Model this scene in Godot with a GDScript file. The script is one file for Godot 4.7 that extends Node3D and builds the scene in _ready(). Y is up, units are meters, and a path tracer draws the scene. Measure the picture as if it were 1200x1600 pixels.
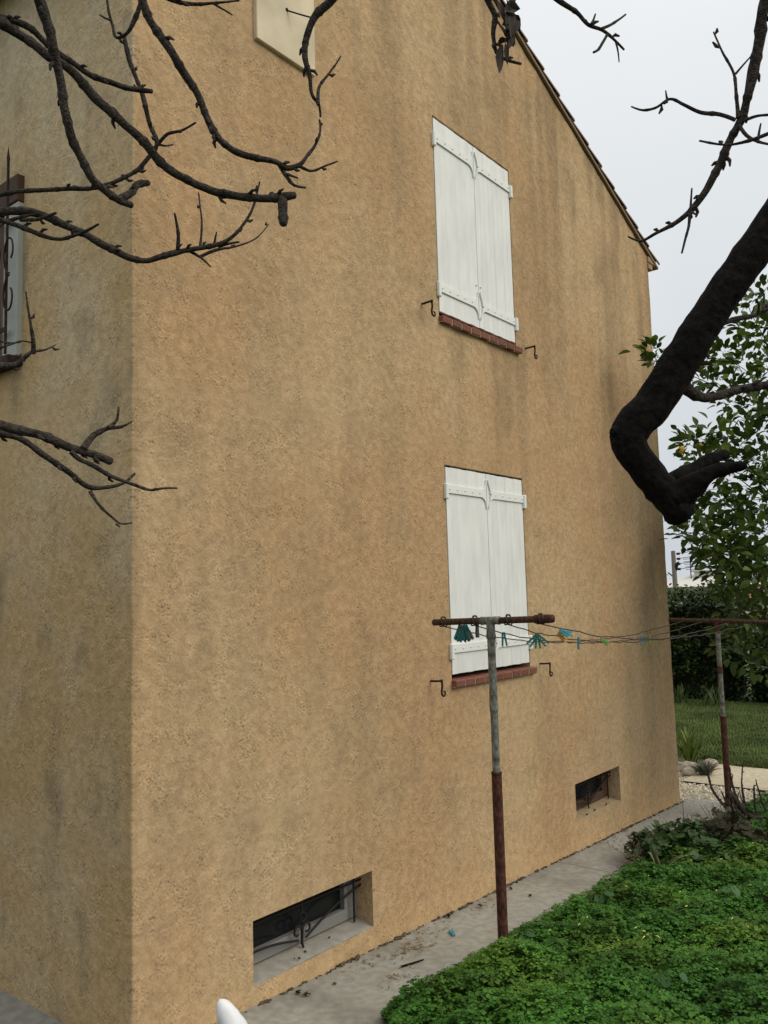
extends Node3D
# A rendered gable house seen from its garden: shutters, clothesline, bare fruit trees, lemon tree, clover bed.

const WALL_W := 7.3
const RIDGE_X := 3.65
const EAVE_Y := 6.32
const RIDGE_Y := 7.78
var M := {}
var used := {}
var fine: FastNoiseLite
var broad: FastNoiseLite
var streak: FastNoiseLite
var rng := RandomNumberGenerator.new()

# ---------------------------------------------------------------- mesh collector
class Mb:
	var v := PackedVector3Array()
	var c := PackedColorArray()
	var uv := PackedVector2Array()
	var idx := PackedInt32Array()
	var smooth := false
	func _init(s := false) -> void:
		smooth = s
	func vert(p: Vector3, col := Color.WHITE, t := Vector2.ZERO) -> int:
		v.append(p); c.append(col); uv.append(t)
		return v.size() - 1
	func tri(a: int, b: int, d: int) -> void:
		idx.append(a); idx.append(d); idx.append(b)      # counter-clockwise seen from outside; Godot wants clockwise
	func quad(a: int, b: int, d: int, e: int) -> void:
		tri(a, b, d); tri(a, d, e)
	func face(p: Array, col := Color.WHITE) -> void:
		var first := v.size()
		for q in p:
			vert(q, col)
		for i in range(1, p.size() - 1):
			tri(first, first + i, first + i + 1)
	func out_face(p: Array, centre: Vector3, col := Color.WHITE) -> void:
		var n: Vector3 = (p[1] - p[0]).cross(p[2] - p[0])
		if n.dot(p[0] - centre) < 0.0:
			p.reverse()
		face(p, col)
	func box(at: Vector3, size: Vector3, bevel := 0.0, b := Basis(), col := Color.WHITE) -> void:
		var h := size / 2.0
		var k := minf(bevel, minf(h.x, minf(h.y, h.z)) * 0.9)
		var pt := func(sx: float, sy: float, sz: float, axis: int) -> Vector3:
			var q := Vector3(sx * (h.x - (0.0 if axis == 0 else k)), sy * (h.y - (0.0 if axis == 1 else k)), sz * (h.z - (0.0 if axis == 2 else k)))
			return at + b * q
		for s in [-1.0, 1.0]:
			out_face([pt.call(s, -1, -1, 0), pt.call(s, 1, -1, 0), pt.call(s, 1, 1, 0), pt.call(s, -1, 1, 0)], at, col)
			out_face([pt.call(-1, s, -1, 1), pt.call(1, s, -1, 1), pt.call(1, s, 1, 1), pt.call(-1, s, 1, 1)], at, col)
			out_face([pt.call(-1, -1, s, 2), pt.call(1, -1, s, 2), pt.call(1, 1, s, 2), pt.call(-1, 1, s, 2)], at, col)
		if k <= 0.0:
			return
		for s in [-1.0, 1.0]:
			for t in [-1.0, 1.0]:
				out_face([pt.call(s, t, -1, 0), pt.call(s, t, 1, 0), pt.call(s, t, 1, 1), pt.call(s, t, -1, 1)], at, col)
				out_face([pt.call(s, -1, t, 0), pt.call(s, 1, t, 0), pt.call(s, 1, t, 2), pt.call(s, -1, t, 2)], at, col)
				out_face([pt.call(-1, s, t, 1), pt.call(1, s, t, 1), pt.call(1, s, t, 2), pt.call(-1, s, t, 2)], at, col)
				for w in [-1.0, 1.0]:
					out_face([pt.call(s, t, w, 0), pt.call(s, t, w, 1), pt.call(s, t, w, 2)], at, col)
	func tube(p: PackedVector3Array, r: PackedFloat32Array, sides := 8, col := Color.WHITE, lump := 0.0, noise: FastNoiseLite = null) -> void:
		var n := p.size()
		var ring0 := -1
		var side := Vector3.ZERO
		for i in n:
			var t := (p[mini(i + 1, n - 1)] - p[maxi(i - 1, 0)]).normalized()
			if i == 0:
				side = t.cross(Vector3.UP if absf(t.y) < 0.9 else Vector3.RIGHT).normalized()
			else:
				side = (side - t * side.dot(t)).normalized()
			var other := t.cross(side)
			var ring := v.size()
			for k in sides:
				var a := TAU * k / sides
				var dir := side * cos(a) + other * sin(a)
				var rr := r[i]
				if noise:
					var q := p[i] + dir * r[i]
					rr *= 1.0 + lump * (noise.get_noise_3dv(q * 100.0) + 0.35 * noise.get_noise_3dv(q * 420.0))
				vert(p[i] + dir * rr, col if noise == null else bark_tint(noise, p[i] + dir * rr), Vector2(float(k) / sides, i * 0.1))
			if i > 0:
				for k in sides:
					quad(ring0 + k, ring0 + (k + 1) % sides, ring + (k + 1) % sides, ring + k)
			ring0 = ring
		for e in [0, n - 1]:
			var t := (p[1] - p[0]).normalized() if e == 0 else (p[n - 1] - p[n - 2]).normalized()
			var tip := vert(p[e] + t * r[e] * (-0.3 if e == 0 else 0.3), col)
			var first := (v.size() - 1 - n * sides) if e == 0 else (v.size() - 2 - sides)
			for k in sides:
				if e == 0:
					tri(tip, first + (k + 1) % sides, first + k)
				else:
					tri(tip, first + k, first + (k + 1) % sides)
	func bark_tint(noise: FastNoiseLite, q: Vector3) -> Color:
		# weathered bark: brown where it is young, grey lichen in patches
		var a := noise.get_noise_3dv(q * 260.0)
		var b := noise.get_noise_3dv(q * 90.0 + Vector3(40, 0, 0))
		var g := 1.0 + 0.9 * a
		return Color(g, g, g).lerp(Color(2.1, 2.05, 1.8), clampf(b * 2.2 - 0.35 + a * 0.5, 0.0, 0.8))
	func mesh() -> ArrayMesh:
		var a := []
		a.resize(Mesh.ARRAY_MAX)
		var nn := PackedVector3Array()
		if smooth:
			nn.resize(v.size())
			for i in range(0, idx.size(), 3):
				var n := (v[idx[i + 2]] - v[idx[i]]).cross(v[idx[i + 1]] - v[idx[i]])
				for k in 3:
					nn[idx[i + k]] += n
			for i in nn.size():
				nn[i] = nn[i].normalized() if nn[i].length_squared() > 0.0 else Vector3.UP
			a[Mesh.ARRAY_VERTEX] = v; a[Mesh.ARRAY_COLOR] = c; a[Mesh.ARRAY_TEX_UV] = uv; a[Mesh.ARRAY_INDEX] = idx
		else:
			var vv := PackedVector3Array()
			var cc := PackedColorArray()
			var uu := PackedVector2Array()
			for i in range(0, idx.size(), 3):
				var n := (v[idx[i + 2]] - v[idx[i]]).cross(v[idx[i + 1]] - v[idx[i]]).normalized()
				for k in 3:
					vv.append(v[idx[i + k]]); cc.append(c[idx[i + k]]); uu.append(uv[idx[i + k]]); nn.append(n)
			a[Mesh.ARRAY_VERTEX] = vv; a[Mesh.ARRAY_COLOR] = cc; a[Mesh.ARRAY_TEX_UV] = uu
		a[Mesh.ARRAY_NORMAL] = nn
		var m := ArrayMesh.new()
		m.add_surface_from_arrays(Mesh.PRIMITIVE_TRIANGLES, a)
		return m
	func extrude(poly: PackedVector2Array, depth: float, chamfer := 0.0, xf := Transform3D()) -> void:
		# a flat outline in x and y given thickness towards +z
		var p := poly.duplicate()
		if Geometry2D.is_polygon_clockwise(p):
			p.reverse()
		var t := Geometry2D.triangulate_polygon(p)
		var inner := p
		if chamfer > 0.0:
			var shrunk := Geometry2D.offset_polygon(p, -chamfer)
			if shrunk.size() == 1 and shrunk[0].size() == p.size():
				pass
		for i in range(0, t.size(), 3):
			var q := [inner[t[i]], inner[t[i + 1]], inner[t[i + 2]]]
			if (q[1] - q[0]).cross(q[2] - q[0]) < 0.0:
				q.reverse()
			face([xf * Vector3(q[0].x, q[0].y, depth), xf * Vector3(q[1].x, q[1].y, depth), xf * Vector3(q[2].x, q[2].y, depth)])
			face([xf * Vector3(q[2].x, q[2].y, 0), xf * Vector3(q[1].x, q[1].y, 0), xf * Vector3(q[0].x, q[0].y, 0)])
		for i in p.size():
			var a := p[i]
			var b := p[(i + 1) % p.size()]
			face([xf * Vector3(a.x, a.y, 0), xf * Vector3(b.x, b.y, 0), xf * Vector3(b.x, b.y, depth), xf * Vector3(a.x, a.y, depth)])

# ---------------------------------------------------------------- naming and placing
func numbered(called: String) -> String:
	var n: int = used.get(called, 0)
	used[called] = n + 1
	return called if n == 0 else "%s_%03d" % [called, n]

func thing(called: String, label: String, category: String, at := Vector3.ZERO, group := "") -> Node3D:
	var o := Node3D.new()
	o.name = numbered(called)
	o.position = at
	add_child(o)
	return tag(o, label, category, group)

func tag(o: Node3D, label: String, category: String, group := "", kind := "") -> Node3D:
	o.set_meta("label", label)
	o.set_meta("category", category)
	if group:
		o.set_meta("group", group)
	if kind:
		o.set_meta("kind", kind)
	return o

func part(called: String, m: Mesh, material: Material, parent: Node, label := "") -> MeshInstance3D:
	var o := MeshInstance3D.new()
	o.mesh = m
	o.material_override = material
	if parent == self:
		o.name = numbered(called)
	else:
		var n := 0
		var nm := called
		while parent.has_node(nm):
			n += 1
			nm = "%s_%03d" % [called, n]
		o.name = nm
	parent.add_child(o, true)
	if label:
		o.set_meta("label", label)
	return o

func struct(called: String, m: Mesh, material: Material, label: String, category: String) -> MeshInstance3D:
	var o := part(called, m, material, self)
	tag(o, label, category, "", "structure")
	return o

func scatter(called: String, m: Mesh, material: Material, xf: Array, tints: Array, parent: Node) -> MultiMeshInstance3D:
	var mm := MultiMesh.new()
	mm.transform_format = MultiMesh.TRANSFORM_3D
	mm.use_colors = true
	mm.mesh = m
	mm.instance_count = xf.size()
	for i in xf.size():
		mm.set_instance_transform(i, xf[i])
		mm.set_instance_color(i, tints[i])
	var o := MultiMeshInstance3D.new()
	o.multimesh = mm
	o.material_override = material
	o.name = called if parent != self else numbered(called)
	parent.add_child(o, true)
	o.set_meta("kind", "stuff")
	return o

func mat(called: String, c: Color, rough := 0.8, extra := {}) -> StandardMaterial3D:
	var m := StandardMaterial3D.new()
	m.resource_name = called
	m.albedo_color = c.linear_to_srgb()
	m.roughness = rough
	m.metallic_specular = 0.4
	for k in extra:
		m.set(k, extra[k])
	M[called] = m
	return m

func noise(seed_: int, freq: float, oct := 3, kind := FastNoiseLite.TYPE_SIMPLEX_SMOOTH) -> FastNoiseLite:
	var n := FastNoiseLite.new()
	n.seed = seed_
	n.noise_type = kind
	n.frequency = freq
	n.fractal_octaves = oct
	if oct <= 1:
		n.fractal_type = FastNoiseLite.FRACTAL_NONE
	return n

func tile_grey(size: int, n: FastNoiseLite, lo: float, hi: float, power := 1.0) -> ImageTexture:
	# a grey tile that multiplies a colour
	var src := n.get_seamless_image(size, size)
	src.convert(Image.FORMAT_L8)
	var d := src.get_data()
	var lut := PackedByteArray()
	lut.resize(256)
	for i in 256:
		lut[i] = int(255.0 * clampf(lo + (hi - lo) * pow(i / 255.0, power), 0.0, 1.0))
	for i in d.size():
		d[i] = lut[d[i]]
	return ImageTexture.create_from_image(Image.create_from_data(size, size, false, Image.FORMAT_L8, d))

# ---------------------------------------------------------------- ground heights
func slab_y(x: float) -> float:
	return 0.125 - 0.036 * clampf(x, -3.0, 7.6)

func soil_y(x: float, z: float) -> float:
	return slab_y(x) - 0.02 + 0.09 * clampf(z - 0.75, 0.0, 3.5) + 0.02 * broad.get_noise_2d(x * 90.0, z * 90.0)

func rake_y(x: float) -> float:
	return RIDGE_Y - absf(x - RIDGE_X) * (RIDGE_Y - EAVE_Y) / RIDGE_X

# ---------------------------------------------------------------- materials
func materials() -> void:
	# the render coat: grains thrown on and dragged, rough in patches, smooth between
	var size := 1024
	var grain := noise(11, 0.15, 5, FastNoiseLite.TYPE_PERLIN).get_seamless_image(size, size)
	var drag := noise(12, 0.03, 3)
	drag.domain_warp_enabled = true
	drag.domain_warp_amplitude = 30.0
	drag.domain_warp_frequency = 0.02
	var dragged := drag.get_seamless_image(size, size)
	var patch := noise(13, 0.012, 5).get_seamless_image(size, size)
	var speck := noise(14, 0.30, 4, FastNoiseLite.TYPE_VALUE_CUBIC).get_seamless_image(size, size)
	for im in [grain, dragged, patch, speck]:
		im.convert(Image.FORMAT_L8)
	var g := grain.get_data()
	var dr := dragged.get_data()
	var pa := patch.get_data()
	var sp := speck.get_data()
	var hgt := PackedByteArray()
	var alb := PackedByteArray()
	hgt.resize(size * size)
	alb.resize(size * size)
	for i in size * size:
		var rough := clampf((pa[i] - 80) / 100.0, 0.3, 1.0)
		var h := 0.62 + rough * ((g[i] - 128) * 0.0014 + (sp[i] - 128) * 0.0011) + (dr[i] - 128) * 0.0018
		var pit := clampf((92 - (g[i] * 0.5 + sp[i] * 0.5)) / 22.0, 0.0, 1.0) * clampf((pa[i] - 104) / 50.0, 0.15, 1.0)
		h -= 0.09 * pit
		hgt[i] = int(255.0 * clampf(h, 0.0, 1.0))
		alb[i] = int(clampf(226.0 + (sp[i] - 128) * 0.20 * (0.4 + rough) + (g[i] - 128) * 0.09 * rough + (dr[i] - 128) * 0.14 - 32.0 * pit, 0.0, 255.0))
	var tex_h := ImageTexture.create_from_image(Image.create_from_data(size, size, false, Image.FORMAT_L8, hgt))
	var tex_a := ImageTexture.create_from_image(Image.create_from_data(size, size, false, Image.FORMAT_L8, alb))
	var st := {"vertex_color_use_as_albedo": true, "albedo_texture": tex_a, "heightmap_enabled": true, "heightmap_texture": tex_h, "heightmap_scale": 0.85,
		"uv1_triplanar": true, "uv1_world_triplanar": true, "uv1_scale": Vector3(0.42, 0.42, 0.42), "metallic_specular": 0.2}
	mat("render_coat", Color(1, 1, 1), 0.95, st)
	var tex_f := tile_grey(512, noise(21, 0.02, 4), 0.82, 1.0)
	var tex_b := tile_grey(512, noise(22, 0.05, 4), 0.0, 1.0)
	var tri := {"uv1_triplanar": true, "uv1_world_triplanar": true, "vertex_color_use_as_albedo": true}
	var con := tri.duplicate()
	con.merge({"albedo_texture": tex_f, "heightmap_enabled": true, "heightmap_texture": tex_b, "heightmap_scale": 0.05, "uv1_scale": Vector3(1.1, 1.1, 1.1)})
	mat("concrete", Color(0.39, 0.385, 0.345), 0.9, con)
	mat("sill_cement", Color(0.40, 0.385, 0.34), 0.9, con)
	mat("sill_ochre", Color(0.46, 0.35, 0.21), 0.9, con)
	mat("pale_path", Color(0.68, 0.60, 0.43), 0.95, con)
	var soil := con.duplicate()
	soil["heightmap_scale"] = 2.0
	mat("soil", Color(0.06, 0.045, 0.03), 1.0, soil)
	mat("gravel_bed", Color(0.56, 0.50, 0.38), 1.0, soil)
	mat("turf", Color(0.115, 0.13, 0.045), 1.0, soil)
	var stone := con.duplicate()
	stone["heightmap_scale"] = 1.2
	mat("pale_stone", Color(0.50, 0.45, 0.36), 0.95, stone)
	var paint := {"heightmap_enabled": true, "heightmap_texture": tile_grey(256, noise(31, 0.03, 3), 0.0, 1.0), "heightmap_scale": 0.04, "uv1_triplanar": true, "uv1_world_triplanar": true, "uv1_scale": Vector3(1.7, 0.6, 1.7), "metallic_specular": 0.35}
	var painted := paint.duplicate()
	painted["albedo_texture"] = tile_grey(256, noise(32, 0.012, 4), 0.93, 1.0)
	mat("white_paint", Color(0.83, 0.85, 0.83), 0.5, painted)
	mat("white_iron", Color(0.78, 0.80, 0.77), 0.45, paint)
	mat("white_plastic", Color(0.80, 0.81, 0.82), 0.4)
	mat("grey_paint", Color(0.42, 0.45, 0.41), 0.5, paint)
	mat("dull_white", Color(0.21, 0.21, 0.20), 0.6, paint)
	mat("brown_wood", Color(0.085, 0.05, 0.03), 0.7, paint)
	mat("brown_panel", Color(0.17, 0.115, 0.075), 0.7, paint)
	var brick := con.duplicate()
	brick["uv1_scale"] = Vector3(3, 3, 3)
	brick["heightmap_scale"] = 0.2
	mat("sill_brick", Color(0.27, 0.11, 0.075), 0.8, brick)
	mat("mortar", Color(0.50, 0.40, 0.29), 0.95, brick)
	mat("roof_clay", Color(0.24, 0.155, 0.10), 0.9, brick)
	mat("sundial_plaster", Color(0.74, 0.645, 0.46), 0.8, {"albedo_texture": tile_grey(256, noise(33, 0.01, 4), 0.84, 1.0), "uv1_triplanar": true, "uv1_scale": Vector3(0.8, 0.8, 0.8)})
	var iron := {"albedo_texture": tile_grey(256, noise(34, 0.04, 4), 0.35, 1.0), "heightmap_enabled": true, "heightmap_texture": tex_b, "heightmap_scale": 0.15, "uv1_triplanar": true, "uv1_scale": Vector3(4, 1.6, 4), "vertex_color_use_as_albedo": true}
	mat("rusty_pipe", Color(0.165, 0.062, 0.04), 0.85, iron)
	mat("brown_pipe", Color(0.15, 0.085, 0.055), 0.85, iron)
	mat("galvanised_pipe", Color(0.36, 0.37, 0.31), 0.6, iron)
	mat("black_iron", Color(0.035, 0.026, 0.022), 0.7, iron)
	mat("rust_iron", Color(0.085, 0.04, 0.028), 0.8, iron)
	mat("wire", Color(0.05, 0.036, 0.026), 0.7)
	mat("glass", Color(0.012, 0.014, 0.015), 0.12, {"metallic_specular": 0.3})
	mat("dark_inside", Color(0.03, 0.03, 0.03), 0.9)
	var bark := {"albedo_texture": tile_grey(512, noise(35, 0.03, 4), 0.35, 1.0), "heightmap_enabled": true, "heightmap_texture": tile_grey(512, noise(36, 0.06, 4), 0.0, 1.0), "heightmap_scale": 0.5, "uv1_triplanar": true, "uv1_scale": Vector3(5, 5, 5), "vertex_color_use_as_albedo": true, "metallic_specular": 0.25}
	mat("bark", Color(0.125, 0.105, 0.09), 0.9, bark)
	mat("grey_bark", Color(0.16, 0.135, 0.11), 0.9, bark)
	var rough_bark := bark.duplicate()
	rough_bark["heightmap_scale"] = 0.8
	rough_bark["heightmap_texture"] = tile_grey(512, noise(38, 0.016, 5), 0.0, 1.0)
	rough_bark["uv1_scale"] = Vector3(4, 3, 4)
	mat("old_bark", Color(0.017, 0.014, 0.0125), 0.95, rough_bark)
	var leafy := {"vertex_color_use_as_albedo": true, "backlight_enabled": true, "backlight": Color(0.3, 0.36, 0.12), "metallic_specular": 0.3}
	mat("clover_leaf", Color(1, 1, 1), 0.6, leafy)
	mat("lemon_leaf", Color(1, 1, 1), 0.45, leafy)
	mat("hedge_leaf", Color(1, 1, 1), 0.5, leafy)
	mat("grass_blade", Color(1, 1, 1), 0.7, leafy)
	mat("tint", Color(1, 1, 1), 0.8, {"vertex_color_use_as_albedo": true})
	mat("seed_brown", Color(0.16, 0.11, 0.08), 0.9)
	mat("lemon_skin", Color(0.72, 0.47, 0.05), 0.5)
	mat("yellow_petal", Color(0.80, 0.80, 0.22), 0.6)
	mat("teal_plastic", Color(0.012, 0.16, 0.135), 0.45)
	mat("dark_teal_plastic", Color(0.012, 0.085, 0.08), 0.5)
	mat("grey_plastic", Color(0.10, 0.11, 0.11), 0.5)
	mat("blue_plastic", Color(0.035, 0.27, 0.36), 0.45)
	mat("green_plastic", Color(0.10, 0.30, 0.07), 0.45)
	mat("amber_plastic", Color(0.55, 0.30, 0.06), 0.45)
	mat("far_white", Color(0.62, 0.60, 0.55), 0.9)
	mat("far_cream", Color(0.50, 0.43, 0.32), 0.9)
	mat("far_roof", Color(0.30, 0.13, 0.09), 0.9)
	mat("pole_concrete", Color(0.22, 0.19, 0.16), 0.9)

# ---------------------------------------------------------------- house
func wall_tint(x: float, y: float) -> Color:
	# the coat's colour: ochre, with old rain streaks, grime and some painted shade
	var base := Color(0.600, 0.402, 0.222)
	var pale := Color(0.675, 0.495, 0.290)
	var grime := Color(0.36, 0.255, 0.145)
	var big := broad.get_noise_2d(x * 22.0, y * 16.0)
	var mid := broad.get_noise_2d(x * 95.0 + 300.0, y * 60.0)
	var sm := fine.get_noise_2d(x * 60.0, y * 60.0)
	var run := streak.get_noise_2d(x * 130.0, y * 9.0)
	var wide := streak.get_noise_2d(x * 38.0 + 900.0, y * 5.0)
	var c := base.lerp(pale, clampf(0.35 + big * 1.1 + mid * 0.45, 0.0, 1.0))
	var below := maxf(rake_y(x) - y, 0.0)
	var amount := 0.22 + 0.8 * exp(-below / 1.8) * smoothstep(2.2, 4.6, x)
	amount += 0.40 * exp(-absf(x - 2.2) / 0.35) * smoothstep(5.0, 6.6, y)                   # beside the sundial and down
	var stain_shade := 0.32 * smoothstep(4.6, 6.6, x) * (1.0 - smoothstep(2.6, 5.4, y))           # far end: stain, with tree shade painted in
	amount += 0.45 * smoothstep(4.6, 4.2, y) * exp(-maxf(4.45 - y, 0.0) / 0.7) * smoothstep(2.6, 2.9, x) * smoothstep(4.3, 3.9, x)
	amount += 0.4 * exp(-absf(x - 1.5) / 0.5) * exp(-maxf(5.75 - y, 0.0) / 1.3) * smoothstep(6.0, 5.7, y)
	amount += 0.2 * smoothstep(0.8, 0.0, x)
	var s := clampf(0.25 + run * 1.0 + wide * 1.2 + mid * 0.7, 0.0, 1.0)
	c = c.lerp(grime, clampf(amount * s, 0.0, 0.7))
	c = c.lerp(Color(0.30, 0.235, 0.14), clampf(stain_shade * (0.8 + wide * 0.7 + big * 0.6), 0.0, 0.6))
	c = c.lerp(grime, clampf(maxf(mid * 0.4 + sm * 0.45 - 0.08, 0.0), 0.0, 0.4))
	var foot := exp(-maxf(y - slab_y(x), 0.0) / 0.16)
	c = c.lerp(Color(0.70, 0.48, 0.25), 0.55 * foot)
	return c

func side_tint(z: float, y: float) -> Color:
	var base := Color(0.66, 0.47, 0.235)
	var pale := Color(0.78, 0.655, 0.45)
	var grime := Color(0.30, 0.225, 0.135)
	var big := broad.get_noise_2d(z * 30.0 + 500.0, y * 20.0)
	var mid := broad.get_noise_2d(z * 110.0 - 300.0, y * 70.0)
	var sm := fine.get_noise_2d(z * 60.0, y * 45.0)
	var run := streak.get_noise_2d(z * 120.0 + 311.0, y * 14.0)
	var c := base.lerp(pale, clampf(0.15 + big * 0.6 + mid * 0.4 + 0.5 * smoothstep(3.6, 5.4, y), 0.0, 1.0))  # paler towards the top: the lower wall's shade is put into the colour
	c = c.lerp(grime, clampf(maxf(run * 0.5 + mid * 0.7 + sm * 0.5 - 0.12, 0.0) + 0.06, 0.0, 0.7))
	return c

func cuts(lo: float, hi: float, step: float, marks: Array) -> Array:
	var at := [lo, hi]
	for m in marks:
		at.append(m)
	at.sort()
	var out := []
	for i in at.size() - 1:
		var n := maxi(1, int(ceil((at[i + 1] - at[i]) / step)))
		for k in n:
			out.append(lerpf(at[i], at[i + 1], float(k) / n))
	out.append(hi)
	return out

func gable_wall(holes: Array) -> ArrayMesh:
	var m := Mb.new(true)
	var mx := []
	var my := []
	for h in holes:
		mx.append_array([h[0], h[1]]); my.append_array([h[2], h[3]])
	var xs := cuts(0.03, WALL_W, 0.045, mx)
	var ys := cuts(-0.25, EAVE_Y, 0.045, my)
	var grid := []
	var inside := func(x: float, y: float) -> bool:
		for h in holes:
			if x > h[0] and x < h[1] and y > h[2] and y < h[3]:
				return true
		return false
	var near_hole := func(x: float, y: float) -> bool:
		for h in holes:
			if x > h[0] - 0.03 and x < h[1] + 0.03 and y > h[2] - 0.03 and y < h[3] + 0.03:
				return true
		return false
	for j in ys.size():
		var row := PackedInt32Array()
		for i in xs.size():
			var x: float = xs[i]
			var y: float = ys[j]
			var z := 0.007 * broad.get_noise_2d(x * 130.0, y * 130.0) + 0.005 * fine.get_noise_2d(x * 20.0, y * 20.0)
			if near_hole.call(x, y):
				z = 0.0
			var foot := maxf(y - slab_y(x), 0.0)
			z += 0.022 * exp(-foot / 0.05) * (0.6 + 0.9 * fine.get_noise_2d(x * 70.0, 3.0))
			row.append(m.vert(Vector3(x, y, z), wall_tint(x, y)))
		grid.append(row)
	for j in ys.size() - 1:
		for i in xs.size() - 1:
			if inside.call((xs[i] + xs[i + 1]) / 2.0, (ys[j] + ys[j + 1]) / 2.0):
				continue
			m.quad(grid[j][i], grid[j][i + 1], grid[j + 1][i + 1], grid[j + 1][i])
	# the triangle under the roof
	var steps := 36
	var last: PackedInt32Array = grid[grid.size() - 1]
	for j in range(1, steps + 1):
		var row := PackedInt32Array()
		for i in xs.size():
			var y := lerpf(EAVE_Y, rake_y(xs[i]) + 0.001, float(j) / steps)
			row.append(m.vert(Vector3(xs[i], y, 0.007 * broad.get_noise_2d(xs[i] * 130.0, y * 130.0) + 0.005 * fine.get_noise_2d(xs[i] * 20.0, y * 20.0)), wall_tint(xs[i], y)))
		for i in xs.size() - 1:
			m.quad(last[i], last[i + 1], row[i + 1], row[i])
		last = row
	return m.mesh()

func side_wall(hole: Array) -> ArrayMesh:
	# turns the corner with a small worn radius, then runs back along -z
	var m := Mb.new(true)
	var zs := cuts(0.03, 8.0, 0.05, [hole[0], hole[1], 3.2])
	var ys := cuts(-0.25, EAVE_Y, 0.05, [hole[2], hole[3]])
	var prof := []
	for k in 5:
		var a := PI / 2.0 * k / 4.0
		prof.append([Vector2(0.03 - 0.03 * pow(sin(a), 0.5), -0.03 + 0.03 * pow(cos(a), 0.5)), 0.0 if k < 2 else 1.0])
	for z in zs:
		if z > 0.031:
			prof.append([Vector2(0.0, -z), 1.0])
	var prev := PackedInt32Array()
	for k in prof.size():
		var row := PackedInt32Array()
		var p: Vector2 = prof[k][0]
		for y in ys:
			var d := 0.006 * fine.get_noise_3d(p.x * 300.0, y * 60.0, p.y * 60.0)
			var ragged := 0.006 * fine.get_noise_2d(y * 160.0, 9.0) if k > 0 and k < 4 else 0.0
			var hl: bool = -p.y > hole[0] - 0.02 and -p.y < hole[1] + 0.02 and y > hole[2] - 0.02 and y < hole[3] + 0.02
			var pos := Vector3(p.x - (0.0 if hl or k == 0 else d + ragged * 0.6), y, p.y + ragged)
			if k == 0:
				pos = Vector3(0.03, y, 0.007 * broad.get_noise_2d(0.03 * 130.0, y * 130.0) + 0.005 * fine.get_noise_2d(0.6, y * 20.0))
			var col := wall_tint(p.x, y) if prof[k][1] < 0.5 else side_tint(-p.y, y)
			row.append(m.vert(pos, col))
		if k > 0:
			for j in ys.size() - 1:
				var zz: float = -(p.y + prof[k - 1][0].y) / 2.0
				var yy: float = (ys[j] + ys[j + 1]) / 2.0
				if zz > hole[0] and zz < hole[1] and yy > hole[2] and yy < hole[3]:
					continue
				m.quad(row[j], prev[j], prev[j + 1], row[j + 1])
		prev = row
	return m.mesh()

func reveal(x0: float, x1: float, y0: float, y1: float, deep: float, slope: float) -> ArrayMesh:
	# the four inner faces of an opening in the gable wall
	var m := Mb.new(true)
	var col := func(x: float, y: float) -> Color: return wall_tint(x, y)
	var strip := func(a: Vector3, b: Vector3) -> void:
		var n := 14
		var rows := []
		for k in 7:
			var r := PackedInt32Array()
			for i in n + 1:
				var p := a.lerp(b, float(i) / n)
				p.z = -deep * k / 6.0
				if k > 0 and k < 6:
					p += Vector3(0.003 * fine.get_noise_3dv(p * 200.0), 0.003 * fine.get_noise_3dv(p * 170.0), 0)
				r.append(m.vert(p, col.call(p.x, p.y)))
			rows.append(r)
		for k in 6:
			for i in n:
				m.quad(rows[k][i], rows[k][i + 1], rows[k + 1][i + 1], rows[k + 1][i])
	strip.call(Vector3(x0, y1, 0), Vector3(x0, y0, 0))
	strip.call(Vector3(x1, y0, 0), Vector3(x1, y1, 0))
	strip.call(Vector3(x1, y1, 0), Vector3(x0, y1, 0))
	return m.mesh()

func strap_shape(length: float, w: float) -> PackedVector2Array:
	# an iron strap that ends in two horns and a pointed tongue, like a fleur
	var p := PackedVector2Array()
	var h := w / 2.0
	p.append(Vector2(0, -h))
	p.append(Vector2(length - 0.085, -h))
	for k in range(1, 6):
		var t := k / 5.0
		p.append(Vector2(length - 0.085 + 0.075 * sin(t * PI / 2), -h - 0.085 * (1.0 - cos(t * PI / 2))))
	p.append(Vector2(length - 0.002, -h - 0.09))
	for k in range(0, 5):
		var t := k / 4.0
		p.append(Vector2(length - 0.004 - 0.030 * sin(t * PI / 2), -h - 0.065 + (0.065 + h - 0.008) * t))
	p.append(Vector2(length - 0.055, 0))
	var n := p.size()
	for i in range(n - 2, -1, -1):
		p.append(Vector2(p[i].x, -p[i].y))
	return p

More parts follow.
